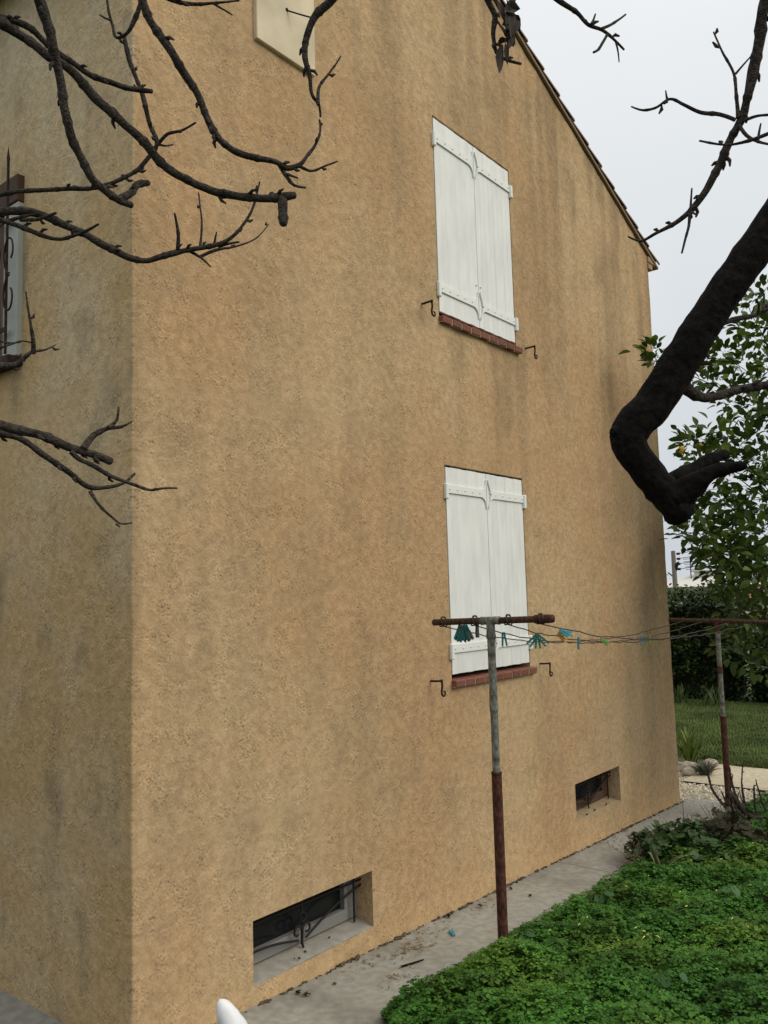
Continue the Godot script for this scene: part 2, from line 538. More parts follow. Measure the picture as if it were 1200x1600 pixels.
func shutter(house: Node3D, x0: float, x1: float, y0: float, y1: float, mirror: bool, label: String) -> void:
	# a leaf of tongued boards with two straps; hung on the outer side
	var leaf := Node3D.new()
	leaf.name = "shutter" if not house.has_node("shutter") else "shutter_%03d" % house.get_meta("shutters", 1)
	house.set_meta("shutters", house.get_meta("shutters", 1) + (0 if leaf.name == "shutter" else 1))
	house.add_child(leaf)
	leaf.set_meta("label", label)
	var count := 8
	var w := (x1 - x0) / count
	for i in count:
		var b := Mb.new()
		b.box(Vector3(0, 0, 0), Vector3(w - (0.0012 if mirror else 0.0004), y1 - y0, 0.026), 0.0014 if mirror else 0.0005)
		var o := part("board", b.mesh(), M.white_paint, leaf)
		o.position = Vector3(x0 + w * (i + 0.5), (y0 + y1) / 2.0 + rng.randf_range(-0.002, 0.002), -0.012 + rng.randf_range(-0.0003, 0.0003) * (1.5 if mirror else 0.4))
	var back := Mb.new()
	back.box(Vector3((x0 + x1) / 2, (y0 + y1) / 2, -0.033), Vector3(x1 - x0 - 0.01, y1 - y0 - 0.02, 0.012))
	part("backing", back.mesh(), M.white_paint, leaf)
	for y in [y1 - 0.17, y0 + 0.19]:
		var s := Mb.new()
		var len := x1 - x0 - 0.012
		var xf := Transform3D(Basis(), Vector3(x0 + 0.004, y, 0.003))
		if mirror:
			xf = Transform3D(Basis(Vector3(-1, 0, 0), Vector3(0, 1, 0), Vector3(0, 0, 1)), Vector3(x1 - 0.004, y, 0.003))
			var p := strap_shape(len, 0.062)
			var q := PackedVector2Array()
			for a in p:
				q.append(Vector2(-a.x, a.y))
			s.extrude(q, 0.011, 0.0, Transform3D(Basis(), Vector3(x1 - 0.004, y, 0.003)))
		else:
			s.extrude(strap_shape(len, 0.062), 0.011, 0.0, xf)
		var strap := part("strap_hinge", s.mesh(), M.white_iron, leaf)
		for k in 5:
			var r := Mb.new(true)
			var cx := lerpf(x0 + 0.03, x1 - 0.12, k / 4.0) if not mirror else lerpf(x1 - 0.03, x0 + 0.12, k / 4.0)
			r.tube(PackedVector3Array([Vector3(cx, y, 0.012), Vector3(cx, y, 0.017), Vector3(cx, y, 0.020)]), PackedFloat32Array([0.008, 0.0075, 0.004]), 8)
			part("rivet", r.mesh(), M.white_iron, strap)
		var kx := x0 - 0.014 if not mirror else x1 + 0.014
		var pin := Mb.new()
		pin.box(Vector3(kx, y - 0.02, 0.012), Vector3(0.036, 0.12, 0.03), 0.006)
		part("hinge_pin", pin.mesh(), M.white_iron, strap)
	var stud := Mb.new(true)
	var sx := x1 - 0.03 if not mirror else x0 + 0.03
	stud.tube(PackedVector3Array([Vector3(sx, y0 + 0.36, 0), Vector3(sx, y0 + 0.36, 0.008), Vector3(sx, y0 + 0.36, 0.011)]), PackedFloat32Array([0.009, 0.008, 0.004]), 8)
	part("stud", stud.mesh(), M.white_iron, leaf)

func shutter_hook(house: Node3D, at: Vector3) -> void:
	var m := Mb.new(true)
	var p := PackedVector3Array([at + Vector3(0, 0, -0.04), at + Vector3(0, 0, 0.04), at + Vector3(0.004, 0.003, 0.085), at + Vector3(0.005, 0.003, 0.1)])
	m.tube(p, PackedFloat32Array([0.0085, 0.0085, 0.008, 0.011]), 6)
	var q := PackedVector3Array()
	var r := PackedFloat32Array()
	for k in 6:
		q.append(at + Vector3(0.005 + 0.010 * sin(k * 0.6), 0.012 - 0.016 * k, 0.09))
		r.append(0.0085)
	for k in 9:
		var a := PI + k * 0.62
		var rad := 0.026 - 0.0018 * k
		q.append(at + Vector3(0.033 + rad * cos(a), -0.085 + rad * sin(a), 0.09))
		r.append(0.0085 - 0.0004 * k)
	m.tube(q, r, 6)
	part("shutter_hook", m.mesh(), M.rust_iron, house)

func brick_sill(house: Node3D, x0: float, x1: float, y: float) -> void:
	var sill := Node3D.new()
	sill.name = "window_sill" if not house.has_node("window_sill") else "window_sill_001"
	house.add_child(sill)
	var n := 9
	var w := (x1 - x0) / n
	for i in n:
		var b := Mb.new()
		var g := rng.randf_range(0.85, 1.12)
		b.box(Vector3.ZERO, Vector3(w - 0.011, 0.052, 0.17), 0.005, Basis(Vector3.RIGHT, 0.12), Color(g, g * rng.randf_range(0.92, 1.05), g * rng.randf_range(0.9, 1.05)))
		var o := part("brick", b.mesh(), M.sill_brick, sill)
		o.position = Vector3(x0 + w * (i + 0.5), y - 0.034 + rng.randf_range(-0.002, 0.002), -0.042 + rng.randf_range(-0.002, 0.002))
	var c := Mb.new()
	c.box(Vector3((x0 + x1) / 2, y - 0.037, -0.047), Vector3(x1 - x0 - 0.012, 0.047, 0.168), 0.0, Basis(Vector3.RIGHT, 0.12))
	part("mortar_bed", c.mesh(), M.mortar, sill)

func scroll(m: Mb, at: Vector3, r0: float, start: float, turns: float, dir: float, thick: float) -> void:
	var p := PackedVector3Array()
	var r := PackedFloat32Array()
	var n := 18
	for k in n:
		var t := float(k) / (n - 1)
		var a := start + dir * turns * TAU * t
		var rad := r0 * (1.0 - 0.62 * t)
		p.append(at + Vector3(cos(a) * rad, sin(a) * rad, 0))
		r.append(thick * (1.0 - 0.25 * t))
	m.tube(p, r, 6)

func cellar_window(house: Node3D, x0: float, x1: float, y0: float, y1: float, white: bool) -> void:
	var deep := 0.18
	part("reveal", reveal(x0, x1, y0, y1, deep, 0.0), M.render_coat, house)
	var sl := Mb.new(true)
	# cement sill sloping outwards
	var rows := []
	for k in 7:
		var r := PackedInt32Array()
		for i in 25:
			var x := lerpf(x0 - 0.002, x1 + 0.002, i / 24.0)
			var t := k / 6.0
			r.append(sl.vert(Vector3(x, y0 + 0.001 + 0.035 * t + 0.004 * fine.get_noise_2d(x * 60.0, t * 20.0), 0.002 - deep * t), Color(1, 1, 1).lerp(Color(0.62, 0.58, 0.5), t * 0.5)))
		rows.append(r)
	for k in 6:
		for i in 24:
			sl.quad(rows[k][i], rows[k][i + 1], rows[k + 1][i + 1], rows[k + 1][i])
	part("cement_sill", sl.mesh(), M.sill_cement if white else M.sill_ochre, house)
	var win := Node3D.new()
	win.name = "cellar_window" if not house.has_node("cellar_window") else "cellar_window_001"
	house.add_child(win)
	var zf := -deep + 0.02
	var fm: Material = M.dull_white if white else M.brown_wood
	var w := x1 - x0
	var h := y1 - y0
	for q in [[Vector3((x0 + x1) / 2, y0 + 0.075, zf), Vector3(w - 0.002, 0.07, 0.05)], [Vector3((x0 + x1) / 2, y1 - 0.025, zf), Vector3(w - 0.002, 0.048, 0.05)], [Vector3(x0 + 0.03, (y0 + y1) / 2 + 0.02, zf - 0.002), Vector3(0.058, h - 0.13, 0.05)], [Vector3(x1 - 0.06, (y0 + y1) / 2 + 0.02, zf - 0.002), Vector3(0.115, h - 0.13, 0.05)]]:
		var f := Mb.new()
		f.box(q[0], q[1], 0.004)
		part("frame_rail", f.mesh(), fm, win)
	var g := Mb.new()
	g.box(Vector3((x0 + x1) / 2, (y0 + y1) / 2 + 0.02, zf - 0.02), Vector3(w - 0.08, h - 0.12, 0.006))
	part("pane", g.mesh(), M.glass, win)
	var room := Mb.new()
	room.box(Vector3((x0 + x1) / 2, (y0 + y1) / 2, -deep - 0.3), Vector3(w + 0.1, h + 0.1, 0.5))
	part("cellar_room", room.mesh(), M.dark_inside, win)
	# iron guard: two bars sweeping to the middle and a scroll there
	var gr := Node3D.new()
	gr.name = "iron_guard" if not house.has_node("iron_guard") else "iron_guard_001"
	house.add_child(gr)
	var zg := -0.10
	var cx := lerpf(x0, x1, 0.47)
	var low := y0 + 0.055
	for s in [-1.0, 1.0]:
		var b := Mb.new(true)
		var p := PackedVector3Array()
		var r := PackedFloat32Array()
		for k in 12:
			var t := k / 11.0
			var x := lerpf(cx + s * 0.03, x0 - 0.01 if s < 0 else x1 + 0.01, t)
			p.append(Vector3(x, low + 0.02 + (0.05 if s < 0 else 0.17) * t + 0.02 * sin(t * PI), zg))
			r.append(0.007)
		b.tube(p, r, 6)
		part("bar", b.mesh(), M.black_iron, gr)
	var top := Mb.new(true)
	top.tube(PackedVector3Array([Vector3(x0 - 0.01, y1 - 0.07, zg), Vector3(x1 + 0.01, y1 - 0.07, zg)]), PackedFloat32Array([0.006, 0.006]), 6)
	part("bar", top.mesh(), M.black_iron, gr)
	for x in [x1 - 0.07]:
		var b := Mb.new(true)
		b.tube(PackedVector3Array([Vector3(x, y0 + 0.03, zg), Vector3(x, y1 - 0.01, zg)]), PackedFloat32Array([0.007, 0.007]), 6)
		part("bar", b.mesh(), M.black_iron, gr)
	var sc := Mb.new(true)
	scroll(sc, Vector3(cx - 0.04, low + 0.07, zg), 0.04, 0.0, 0.85, 1.0, 0.008)
	scroll(sc, Vector3(cx + 0.04, low + 0.07, zg), 0.04, PI, 0.85, -1.0, 0.008)
	sc.tube(PackedVector3Array([Vector3(cx, low + 0.07, zg), Vector3(cx - 0.004, low + 0.0, zg), Vector3(cx + 0.01, low - 0.03, zg)]), PackedFloat32Array([0.009, 0.008, 0.006]), 6)
	scroll(sc, Vector3(cx, low + 0.15, zg), 0.034, -PI / 2, 1.0, 1.0, 0.007)
	sc.tube(PackedVector3Array([Vector3(cx, low + 0.18, zg), Vector3(cx, y1 - 0.01, zg)]), PackedFloat32Array([0.007, 0.007]), 6)
	part("scroll", sc.mesh(), M.black_iron, gr)
	# the litter caught on the ledge
	for k in 4:
		var lit := Mb.new()
		lit.box(Vector3(rng.randf_range(x0 + 0.05, x1 - 0.05), y0 + 0.02, rng.randf_range(-0.12, -0.02)), Vector3(0.018, 0.012, 0.012) * rng.randf_range(0.6, 1.3), 0.003, Basis(Vector3.UP, rng.randf() * TAU), Color(0.08, 0.06, 0.04))
		part("ledge_crumb", lit.mesh(), M.tint, house)

func side_window(house: Node3D) -> void:
	# on the side wall: a pale casing, brown boards, and a forged guard standing off the wall
	var z1 := -1.125
	var z0 := -2.25
	var y0 := 3.79
	var y1 := 4.75
	var win := Node3D.new()
	win.name = "side_window"
	house.add_child(win)
	for zc in [z1 - 0.08, z0 + 0.08]:
		var c := Mb.new()
		c.box(Vector3(-0.012, (y0 + y1) / 2, zc), Vector3(0.05, y1 - y0, 0.165), 0.004)
		part("casing", c.mesh(), M.grey_paint, win)
	var l := Mb.new()
	l.box(Vector3(-0.016, y1 + 0.088, (z0 + z1) / 2), Vector3(0.058, 0.172, z1 - z0 + 0.012), 0.005)
	part("lintel_board", l.mesh(), M.brown_wood, win)
	var s := Mb.new()
	s.box(Vector3(-0.03, y0 - 0.032, (z0 + z1) / 2), Vector3(0.13, 0.055, z1 - z0 + 0.03), 0.008)
	part("tile_sill", s.mesh(), M.rust_iron, win)
	for k in 5:
		var b := Mb.new()
		var w := (z1 - z0 - 0.33) / 5.0
		b.box(Vector3(0.045, (y0 + y1) / 2, z0 + 0.165 + w * (k + 0.5)), Vector3(0.03, y1 - y0, w - 0.004), 0.004)
		part("board", b.mesh(), M.brown_panel, win)
	var back := Mb.new()
	back.box(Vector3(0.09, (y0 + y1) / 2 + 0.05, (z0 + z1) / 2), Vector3(0.04, y1 - y0 + 0.25, z1 - z0))
	part("backing", back.mesh(), M.dark_inside, win)
	var gr := Node3D.new()
	gr.name = "window_guard"
	house.add_child(gr)
	var xg := -0.09
	for k in 8:
		var z := z1 - 0.02 - k * 0.145
		var b := Mb.new()
		b.box(Vector3(xg, (y0 + 5.0) / 2, z), Vector3(0.014, 5.0 - y0, 0.014), 0.002)
		b.face([Vector3(xg - 0.012, 5.0, z), Vector3(xg, 5.0, z + 0.012), Vector3(xg, 5.09, z)])
		b.face([Vector3(xg, 5.0, z - 0.012), Vector3(xg - 0.012, 5.0, z), Vector3(xg, 5.09, z)])
		b.face([Vector3(xg + 0.012, 5.0, z), Vector3(xg, 5.0, z - 0.012), Vector3(xg, 5.09, z)])
		b.face([Vector3(xg, 5.0, z + 0.012), Vector3(xg + 0.012, 5.0, z), Vector3(xg, 5.09, z)])
		part("bar", b.mesh(), M.rust_iron, gr)
	for y in [y0 + 0.16, y1 - 0.12]:
		var b := Mb.new()
		b.box(Vector3(xg + 0.012, y, (z0 + z1) / 2), Vector3(0.01, 0.03, z1 - z0 - 0.1), 0.002)
		part("rail", b.mesh(), M.rust_iron, gr)
	for k in 6:
		var m := Mb.new(true)
		var zc := z1 + 0.035 - 0.155 * k
		for sw in [[4.13, 1.0], [4.40, -1.0]]:
			var p := PackedVector3Array()
			var r := PackedFloat32Array()
			for i in 20:
				var t := i / 19.0
				var a: float = PI / 2 * sw[1] + sw[1] * TAU * 0.9 * t
				var rad := 0.13 * (1.0 - 0.6 * t)
				p.append(Vector3(xg - 0.012, sw[0] + sin(a) * rad, zc + cos(a) * rad * 0.6))
				r.append(0.006)
			m.tube(p, r, 6)
		part("scroll", m.mesh(), M.rust_iron, gr)

func build_house() -> void:
	var house := thing("house", "two-storey house with ochre rough render and two pairs of white shutters on its gable", "house")
	var c1 := [0.777, 1.806, 0.19, 0.535]
	var c2 := [4.71, 5.69, 0.19, 0.535]
	var u := [2.79, 3.985, 4.44, 6.125]
	var l := [2.79, 3.985, 1.62, 3.29]
	part("gable_wall", gable_wall([c1, c2, u, l]), M.render_coat, house)
	part("side_wall", side_wall([1.13, 2.245, 3.79, 4.92]), M.render_coat, house)
	var o := Mb.new()
	o.face([Vector3(WALL_W, -0.3, -8.2), Vector3(WALL_W, EAVE_Y, -8.2), Vector3(WALL_W, EAVE_Y, 0.0), Vector3(WALL_W, -0.3, 0.0)], Color(0.5, 0.33, 0.16))
	o.face([Vector3(0, -0.3, -8.0), Vector3(0, EAVE_Y, -8.0), Vector3(RIDGE_X, RIDGE_Y, -8.0), Vector3(WALL_W, EAVE_Y, -8.0), Vector3(WALL_W, -0.3, -8.0)], Color(0.5, 0.33, 0.16))
	part("back_wall", o.mesh(), M.render_coat, house)
	for w in [u, l]:
		var inner := Mb.new()
		inner.box(Vector3((w[0] + w[1]) / 2, (w[2] + w[3]) / 2, -0.26), Vector3(w[1] - w[0] + 0.06, w[3] - w[2] + 0.06, 0.02))
		part("reveal", reveal(w[0], w[1], w[2], w[3], 0.25, 0.0), M.render_coat, house)
		part("window_backing", inner.mesh(), M.dark_inside, house)
	cellar_window(house, c1[0], c1[1], c1[2], c1[3], true)
	cellar_window(house, c2[0], c2[1], c2[2], c2[3], false)
	for w in [[4.506, 6.105, "upper"], [1.696, 3.272, "lower"]]:
		shutter(house, 2.802, 3.383, w[0], w[1], false, "plain white leaf")
		shutter(house, 3.389, 3.972, w[0], w[1], true, "white leaf with fine board grooves")
		brick_sill(house, 2.78, 4.035, w[0] - 0.026)
	for p in [Vector3(2.56, 4.50, 0.0), Vector3(4.15, 4.495, 0.0), Vector3(2.52, 1.675, 0.0), Vector3(4.155, 1.67, 0.0)]:
		shutter_hook(house, p)
	side_window(house)
	roof(house)

func roof(house: Node3D) -> void:
	var slope := atan((RIDGE_Y - EAVE_Y) / RIDGE_X)
	var r := Node3D.new()
	r.name = "roof"
	house.add_child(r)
	# deck, with the mortared verge standing a hand's width proud of the gable
	var deck := Mb.new()
	for s in [-1.0, 1.0]:
		var len := RIDGE_X / cos(slope) + 0.30
		var b := Basis(Vector3.BACK, -slope * s)
		var mid := Vector3(RIDGE_X, RIDGE_Y + 0.035, -4.0) + b * Vector3(s * len / 2, 0, 0)
		deck.box(mid, Vector3(len, 0.03, 8.06), 0.0, b, Color(0.55, 0.5, 0.42))
	part("deck", deck.mesh(), M.mortar, r)
	# canal tiles: the verge row one by one, the field beyond as one
	var arch := Mb.new(true)
	var rows := []
	for k in 2:
		var row := PackedInt32Array()
		var rad := 0.092 if k == 0 else 0.075
		for i in 9:
			var a := PI * i / 8.0
			row.append(arch.vert(Vector3(-0.21 + 0.42 * k, sin(a) * rad, cos(a) * rad)))
		rows.append(row)
		var under := PackedInt32Array()
		for i in 9:
			var a := PI * i / 8.0
			under.append(arch.vert(Vector3(-0.21 + 0.42 * k, sin(a) * (rad - 0.014), cos(a) * (rad - 0.014))))
		rows.append(under)
	for i in 8:
		arch.quad(rows[0][i], rows[0][i + 1], rows[2][i + 1], rows[2][i])
		arch.quad(rows[1][i + 1], rows[1][i], rows[3][i], rows[3][i + 1])
		arch.quad(rows[0][i + 1], rows[0][i], rows[1][i], rows[1][i + 1])
		arch.quad(rows[2][i], rows[2][i + 1], rows[3][i + 1], rows[3][i])
	var tile := arch.mesh()
	var xf := []
	var tints := []
	for s in [-1.0, 1.0]:
		var len := RIDGE_X / cos(slope) + 0.30
		var n := int(len / 0.345)
		for i in n + 1:
			for j in 40:
				var d := len + 0.02 - 0.21 - i * 0.345
				if d < 0.1:
					continue
				var along := Basis(Vector3.BACK, -slope * s) * Basis(Vector3.UP, PI if s > 0 else 0.0)
				along = along * Basis(Vector3.BACK, -0.045) if s < 0 else along * Basis(Vector3.BACK, -0.045)
				var up := 0.068 + 0.012 * fine.get_noise_2d(i * 70.0, j * 50.0)
				var at := Vector3(RIDGE_X, RIDGE_Y + 0.035, -0.055 - j * 0.205) + Basis(Vector3.BACK, -slope * s) * Vector3(s * d, up - 0.01, 0)
				var t := Transform3D(along, at)
				var g := rng.randf_range(0.75, 1.15)
				if j == 0:
					var tl := part("tile", tile, M.roof_clay, r)
					tl.transform = t
				else:
					xf.append(t)
					tints.append(Color(g, g * rng.randf_range(0.9, 1.1), g))
	scatter("tile_field", tile, M.roof_clay, xf, tints, r)
	# two courses of corbelled tile under the eaves on the far side
	for k in 2:
		var c := Mb.new()
		c.box(Vector3(WALL_W + 0.05 + 0.07 * k, EAVE_Y - 0.12 + 0.085 * k, -4.03), Vector3(0.12 + 0.14 * k, 0.075, 8.1), 0.008, Basis(), Color(0.9, 0.75, 0.6))
		part("corbel_course", c.mesh(), M.mortar, r)

# ---------------------------------------------------------------- trees
func branch(parent: Node, called: String, d: Array, sides := 8, knots := 1.0) -> MeshInstance3D:
	var pts := []
	var rad := []
	for i in range(0, d.size(), 4):
		pts.append(Vector3(d[i], d[i + 1], d[i + 2]))
		rad.append(d[i + 3])
	var n := pts.size()
	var p := PackedVector3Array()
	var r := PackedFloat32Array()
	var seed_off := float(absi(hash(d[0] * 31.0 + d[1]) % 1000))
	for i in n - 1:
		var a: Vector3 = pts[maxi(i - 1, 0)]
		var b: Vector3 = pts[i]
		var c: Vector3 = pts[i + 1]
		var e: Vector3 = pts[mini(i + 2, n - 1)]
		var step := clampf(rad[i] * 0.8, 0.007, 0.012)
		var m := maxi(2, int(b.distance_to(c) / step))
		var t1 := b.distance_to(c)
		for k in m:
			var t := float(k) / m
			p.append(b.cubic_interpolate_in_time(c, a, e, t, t1, -maxf(b.distance_to(a), 0.001), t1 + maxf(e.distance_to(c), 0.001)))
			r.append(lerpf(rad[i], rad[i + 1], t))
	p.append(pts[n - 1])
	r.append(rad[n - 1])
	var run := 0.0
	var next := 0.05
	for i in p.size():
		if i > 0:
			run += p[i].distance_to(p[i - 1])
		var s := seed_off + run * 100.0
		p[i] += Vector3(fine.get_noise_2d(s * 1.3, 1.0), fine.get_noise_2d(s * 1.3, 40.0), fine.get_noise_2d(s * 1.3, 80.0)) * r[i] * (0.13 if sides >= 14 else 0.42) * minf(knots, 1.2)
		r[i] *= 1.0 + (0.09 if sides >= 14 else 0.20) * knots * fine.get_noise_2d(s * 2.2, 120.0)
		if run > next and r[i] < 0.03:
			r[i] *= 1.0 + 0.20 * knots                       # a node where a leaf stood
			next = run + rng.randf_range(0.035, 0.09) / maxf(knots, 0.6)
	var e0 := p[p.size() - 1]
	var r0 := r[r.size() - 1]
	var t0 := (e0 - p[p.size() - 2]).normalized()
	if r0 < 0.0055:
		var m0 := maxi(0, p.size() - 26)
		for i in range(m0, r.size()):
			r[i] *= 1.0 - 0.42 * float(i - m0) / (r.size() - m0)   # thins out to its tip
		r0 = r[r.size() - 1]
	for k in 3:                                            # a rounded end
		var a := (k + 1) * 0.45
		p.append(e0 + t0 * r0 * 0.8 * sin(a))
		r.append(r0 * cos(a))
	var mb := Mb.new(true)
	var thick: bool = rad[0] > 0.03 and sides >= 12
	mb.tube(p, r, sides, Color.WHITE, 0.16 if thick else 0.16, fine)
	# bud spurs
	if not thick:
		for k in (int(run * 9.0 * knots) if p.size() > 14 else 0):
			var i := rng.randi_range(p.size() / 3, p.size() - 6)
			var t := (p[i + 1] - p[i]).normalized()
			var side := t.cross(Vector3(rng.randf_range(-1, 1), rng.randf_range(-1, 1), rng.randf_range(-1, 1))).normalized()
			var q := p[i] + side * r[i] * 0.7
			var len := rng.randf_range(0.008, 0.017)
			mb.tube(PackedVector3Array([q, q + (side + t * 0.5) * len * 0.6, q + (side * 0.9 + t) * len]), PackedFloat32Array([minf(r[i] * 0.6, 0.006), 0.0045, 0.002]), 5)
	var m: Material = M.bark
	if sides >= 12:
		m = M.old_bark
	elif called == "twig" and rng.randf() < 0.35:
		m = M.grey_bark
	return part(called, mb.mesh(), m, parent)

func trunk(parent: Node, at: Vector3, top: Vector3, r0: float, r1: float) -> void:
	branch(parent, "trunk", [at.x, at.y - 0.1, at.z, r0 * 1.25, at.x + 0.03, at.y + 0.25, at.z, r0, lerpf(at.x, top.x, 0.5) + 0.05, lerpf(at.y, top.y, 0.5), lerpf(at.z, top.z, 0.5), lerpf(r0, r1, 0.5), top.x, top.y, top.z, r1], 14, 0.8)

func fruit_trees() -> void:
	var tree := thing("bare_fruit_tree", "leafless tree whose thin dark branches reach in before the house corner and small barred window", "tree")
	trunk(tree, Vector3(-2.05, soil_y(-2.05, 1.15), 1.15), Vector3(-2.0, 4.45, 1.2), 0.11, 0.05)
	branch(tree, "branch", [-2.0, 4.3, 1.2, 0.045, -1.8, 4.42, 1.6, 0.04, -1.55, 4.45, 2.0, 0.03, -1.3, 4.5, 2.5, 0.02], 10, 1.0)
	var b1 = branch(tree, "branch", [-2.020, 3.750, 1.150, 0.0340, -1.900, 3.720, 1.500, 0.0300, -1.646, 3.606, 1.880, 0.0121, -1.611, 3.594, 1.893, 0.0120, -1.554, 3.550, 1.928, 0.0119, -1.506, 3.523, 1.955, 0.0118, -1.458, 3.467, 1.978, 0.0117, -1.415, 3.433, 1.997, 0.0115, -1.372, 3.400, 2.018, 0.0114, -1.327, 3.352, 2.037, 0.0113, -1.287, 3.324, 2.054, 0.0112, -1.257, 3.316, 2.062, 0.0110, -1.217, 3.307, 2.081, 0.0109, -1.177, 3.303, 2.101, 0.0107, -1.118, 3.298, 2.145, 0.0106, -1.078, 3.306, 2.168, 0.0104, -1.036, 3.320, 2.195, 0.0103], 8, 1.0)
	var b1a = branch(b1, "twig", [-1.068, 3.302, 2.184, 0.0098, -1.077, 3.271, 2.192, 0.0109, -1.084, 3.230, 2.200, 0.0119], 8, 1.6)
	var b2 = branch(tree, "branch", [-2.020, 3.700, 1.150, 0.0260, -1.880, 3.750, 1.400, 0.0220, -1.578, 3.724, 1.742, 0.0087, -1.521, 3.709, 1.777, 0.0084, -1.480, 3.682, 1.789, 0.0081, -1.430, 3.650, 1.813, 0.0079, -1.388, 3.632, 1.827, 0.0076, -1.337, 3.621, 1.854, 0.0073, -1.296, 3.620, 1.871, 0.0069, -1.252, 3.625, 1.893, 0.0066], 8, 1.0)
	var b3 = branch(tree, "branch", [-2.020, 4.200, 1.150, 0.0240, -1.750, 4.250, 1.750, 0.0160, -1.670, 3.567, 2.085, 0.0118, -1.647, 3.532, 2.075, 0.0114, -1.622, 3.476, 2.066, 0.0110, -1.600, 3.425, 2.053, 0.0106, -1.575, 3.353, 2.041, 0.0102, -1.553, 3.312, 2.030, 0.0098, -1.527, 3.276, 2.024, 0.0094, -1.500, 3.246, 2.021, 0.0090, -1.471, 3.232, 2.023, 0.0085, -1.439, 3.217, 2.028, 0.0081, -1.408, 3.212, 2.035, 0.0076], 8, 1.0)
	var b3a = branch(b3, "twig", [-1.439, 3.217, 2.028, 0.0089, -1.408, 3.244, 2.034, 0.0083, -1.385, 3.276, 2.031, 0.0077, -1.358, 3.290, 2.028, 0.0071], 8, 1.0)
	var b4 = branch(tree, "branch", [-2.020, 4.300, 1.150, 0.0240, -1.650, 4.400, 1.900, 0.0160, -1.400, 4.100, 2.150, 0.0120, -1.453, 3.669, 2.131, 0.0101, -1.428, 3.618, 2.132, 0.0097, -1.386, 3.551, 2.152, 0.0094, -1.354, 3.504, 2.164, 0.0090, -1.326, 3.470, 2.172, 0.0086, -1.302, 3.426, 2.174, 0.0082, -1.273, 3.380, 2.182, 0.0078, -1.236, 3.351, 2.202, 0.0075, -1.200, 3.343, 2.224, 0.0071, -1.154, 3.338, 2.258, 0.0066, -1.133, 3.333, 2.262, 0.0062, -1.104, 3.344, 2.279, 0.0058, -1.083, 3.373, 2.289, 0.0054, -1.063, 3.403, 2.296, 0.0050, -1.048, 3.443, 2.300, 0.0045, -1.042, 3.483, 2.293, 0.0041], 8, 1.0)
	var b4a = branch(b4, "twig", [-1.116, 3.356, 2.229, 0.0059, -1.110, 3.327, 2.243, 0.0055, -1.101, 3.301, 2.260, 0.0051, -1.089, 3.291, 2.285, 0.0047], 8, 1.0)
	var b4b = branch(b4, "twig", [-1.081, 3.359, 2.257, 0.0048, -1.053, 3.353, 2.270, 0.0042, -1.023, 3.371, 2.288, 0.0036, -0.993, 3.389, 2.307, 0.0030], 8, 1.0)
	var b4c = branch(b4, "twig", [-1.111, 3.329, 2.247, 0.0036, -1.108, 3.310, 2.279, 0.0032], 8, 1.0)
	var b5 = branch(tree, "branch", [-1.550, 4.350, 2.000, 0.0100, -1.364, 3.763, 2.016, 0.0054, -1.367, 3.722, 1.992, 0.0053, -1.376, 3.685, 1.962, 0.0051, -1.383, 3.682, 1.939, 0.0050, -1.388, 3.719, 1.925, 0.0048, -1.391, 3.758, 1.915, 0.0046, -1.391, 3.805, 1.908, 0.0045], 8, 1.0)
	var b5a = branch(b5, "twig", [-1.392, 3.729, 1.927, 0.0033, -1.398, 3.743, 1.906, 0.0030, -1.400, 3.757, 1.890, 0.0026], 8, 1.0)
	var b6 = branch(tree, "branch", [-2.020, 3.150, 1.150, 0.0300, -1.850, 3.100, 1.350, 0.0160, -1.435, 3.415, 1.470, 0.0061, -1.393, 3.426, 1.517, 0.0061, -1.330, 3.432, 1.590, 0.0061, -1.267, 3.434, 1.663, 0.0061, -1.224, 3.456, 1.713, 0.0061, -1.193, 3.483, 1.750, 0.0062, -1.174, 3.517, 1.771, 0.0062, -1.159, 3.555, 1.790, 0.0062, -1.173, 3.620, 1.776, 0.0062, -1.185, 3.688, 1.766, 0.0062, -1.196, 3.741, 1.753, 0.0062, -1.213, 3.810, 1.736, 0.0062, -1.222, 3.871, 1.728, 0.0062], 8, 1.0)
	var b6a = branch(b6, "twig", [-1.152, 3.561, 1.782, 0.0058, -1.144, 3.582, 1.817, 0.0051, -1.127, 3.585, 1.861, 0.0044, -1.113, 3.597, 1.901, 0.0037], 8, 1.0)
	var b6b = branch(b6, "twig", [-1.151, 3.563, 1.784, 0.0037, -1.133, 3.563, 1.790, 0.0035, -1.112, 3.571, 1.802, 0.0033], 8, 1.0)
	var b7 = branch(tree, "branch", [-2.020, 2.950, 1.150, 0.0340, -1.800, 2.980, 1.350, 0.0220, -1.456, 3.350, 1.513, 0.0119, -1.422, 3.352, 1.541, 0.0114, -1.371, 3.342, 1.587, 0.0109, -1.329, 3.319, 1.620, 0.0104, -1.281, 3.289, 1.659, 0.0099, -1.238, 3.260, 1.692, 0.0094, -1.195, 3.238, 1.726, 0.0088, -1.163, 3.235, 1.749, 0.0083, -1.122, 3.251, 1.787, 0.0078, -1.085, 3.266, 1.819, 0.0072, -1.038, 3.281, 1.864, 0.0067, -1.002, 3.300, 1.896, 0.0061, -0.976, 3.333, 1.918, 0.0055, -0.951, 3.387, 1.941, 0.0050, -0.937, 3.441, 1.951, 0.0044, -0.927, 3.481, 1.954, 0.0038], 8, 1.0)
	var b7a = branch(b7, "twig", [-1.086, 3.275, 1.787, 0.0063, -1.096, 3.319, 1.803, 0.0054, -1.110, 3.346, 1.811, 0.0045, -1.122, 3.361, 1.820, 0.0037], 8, 1.0)
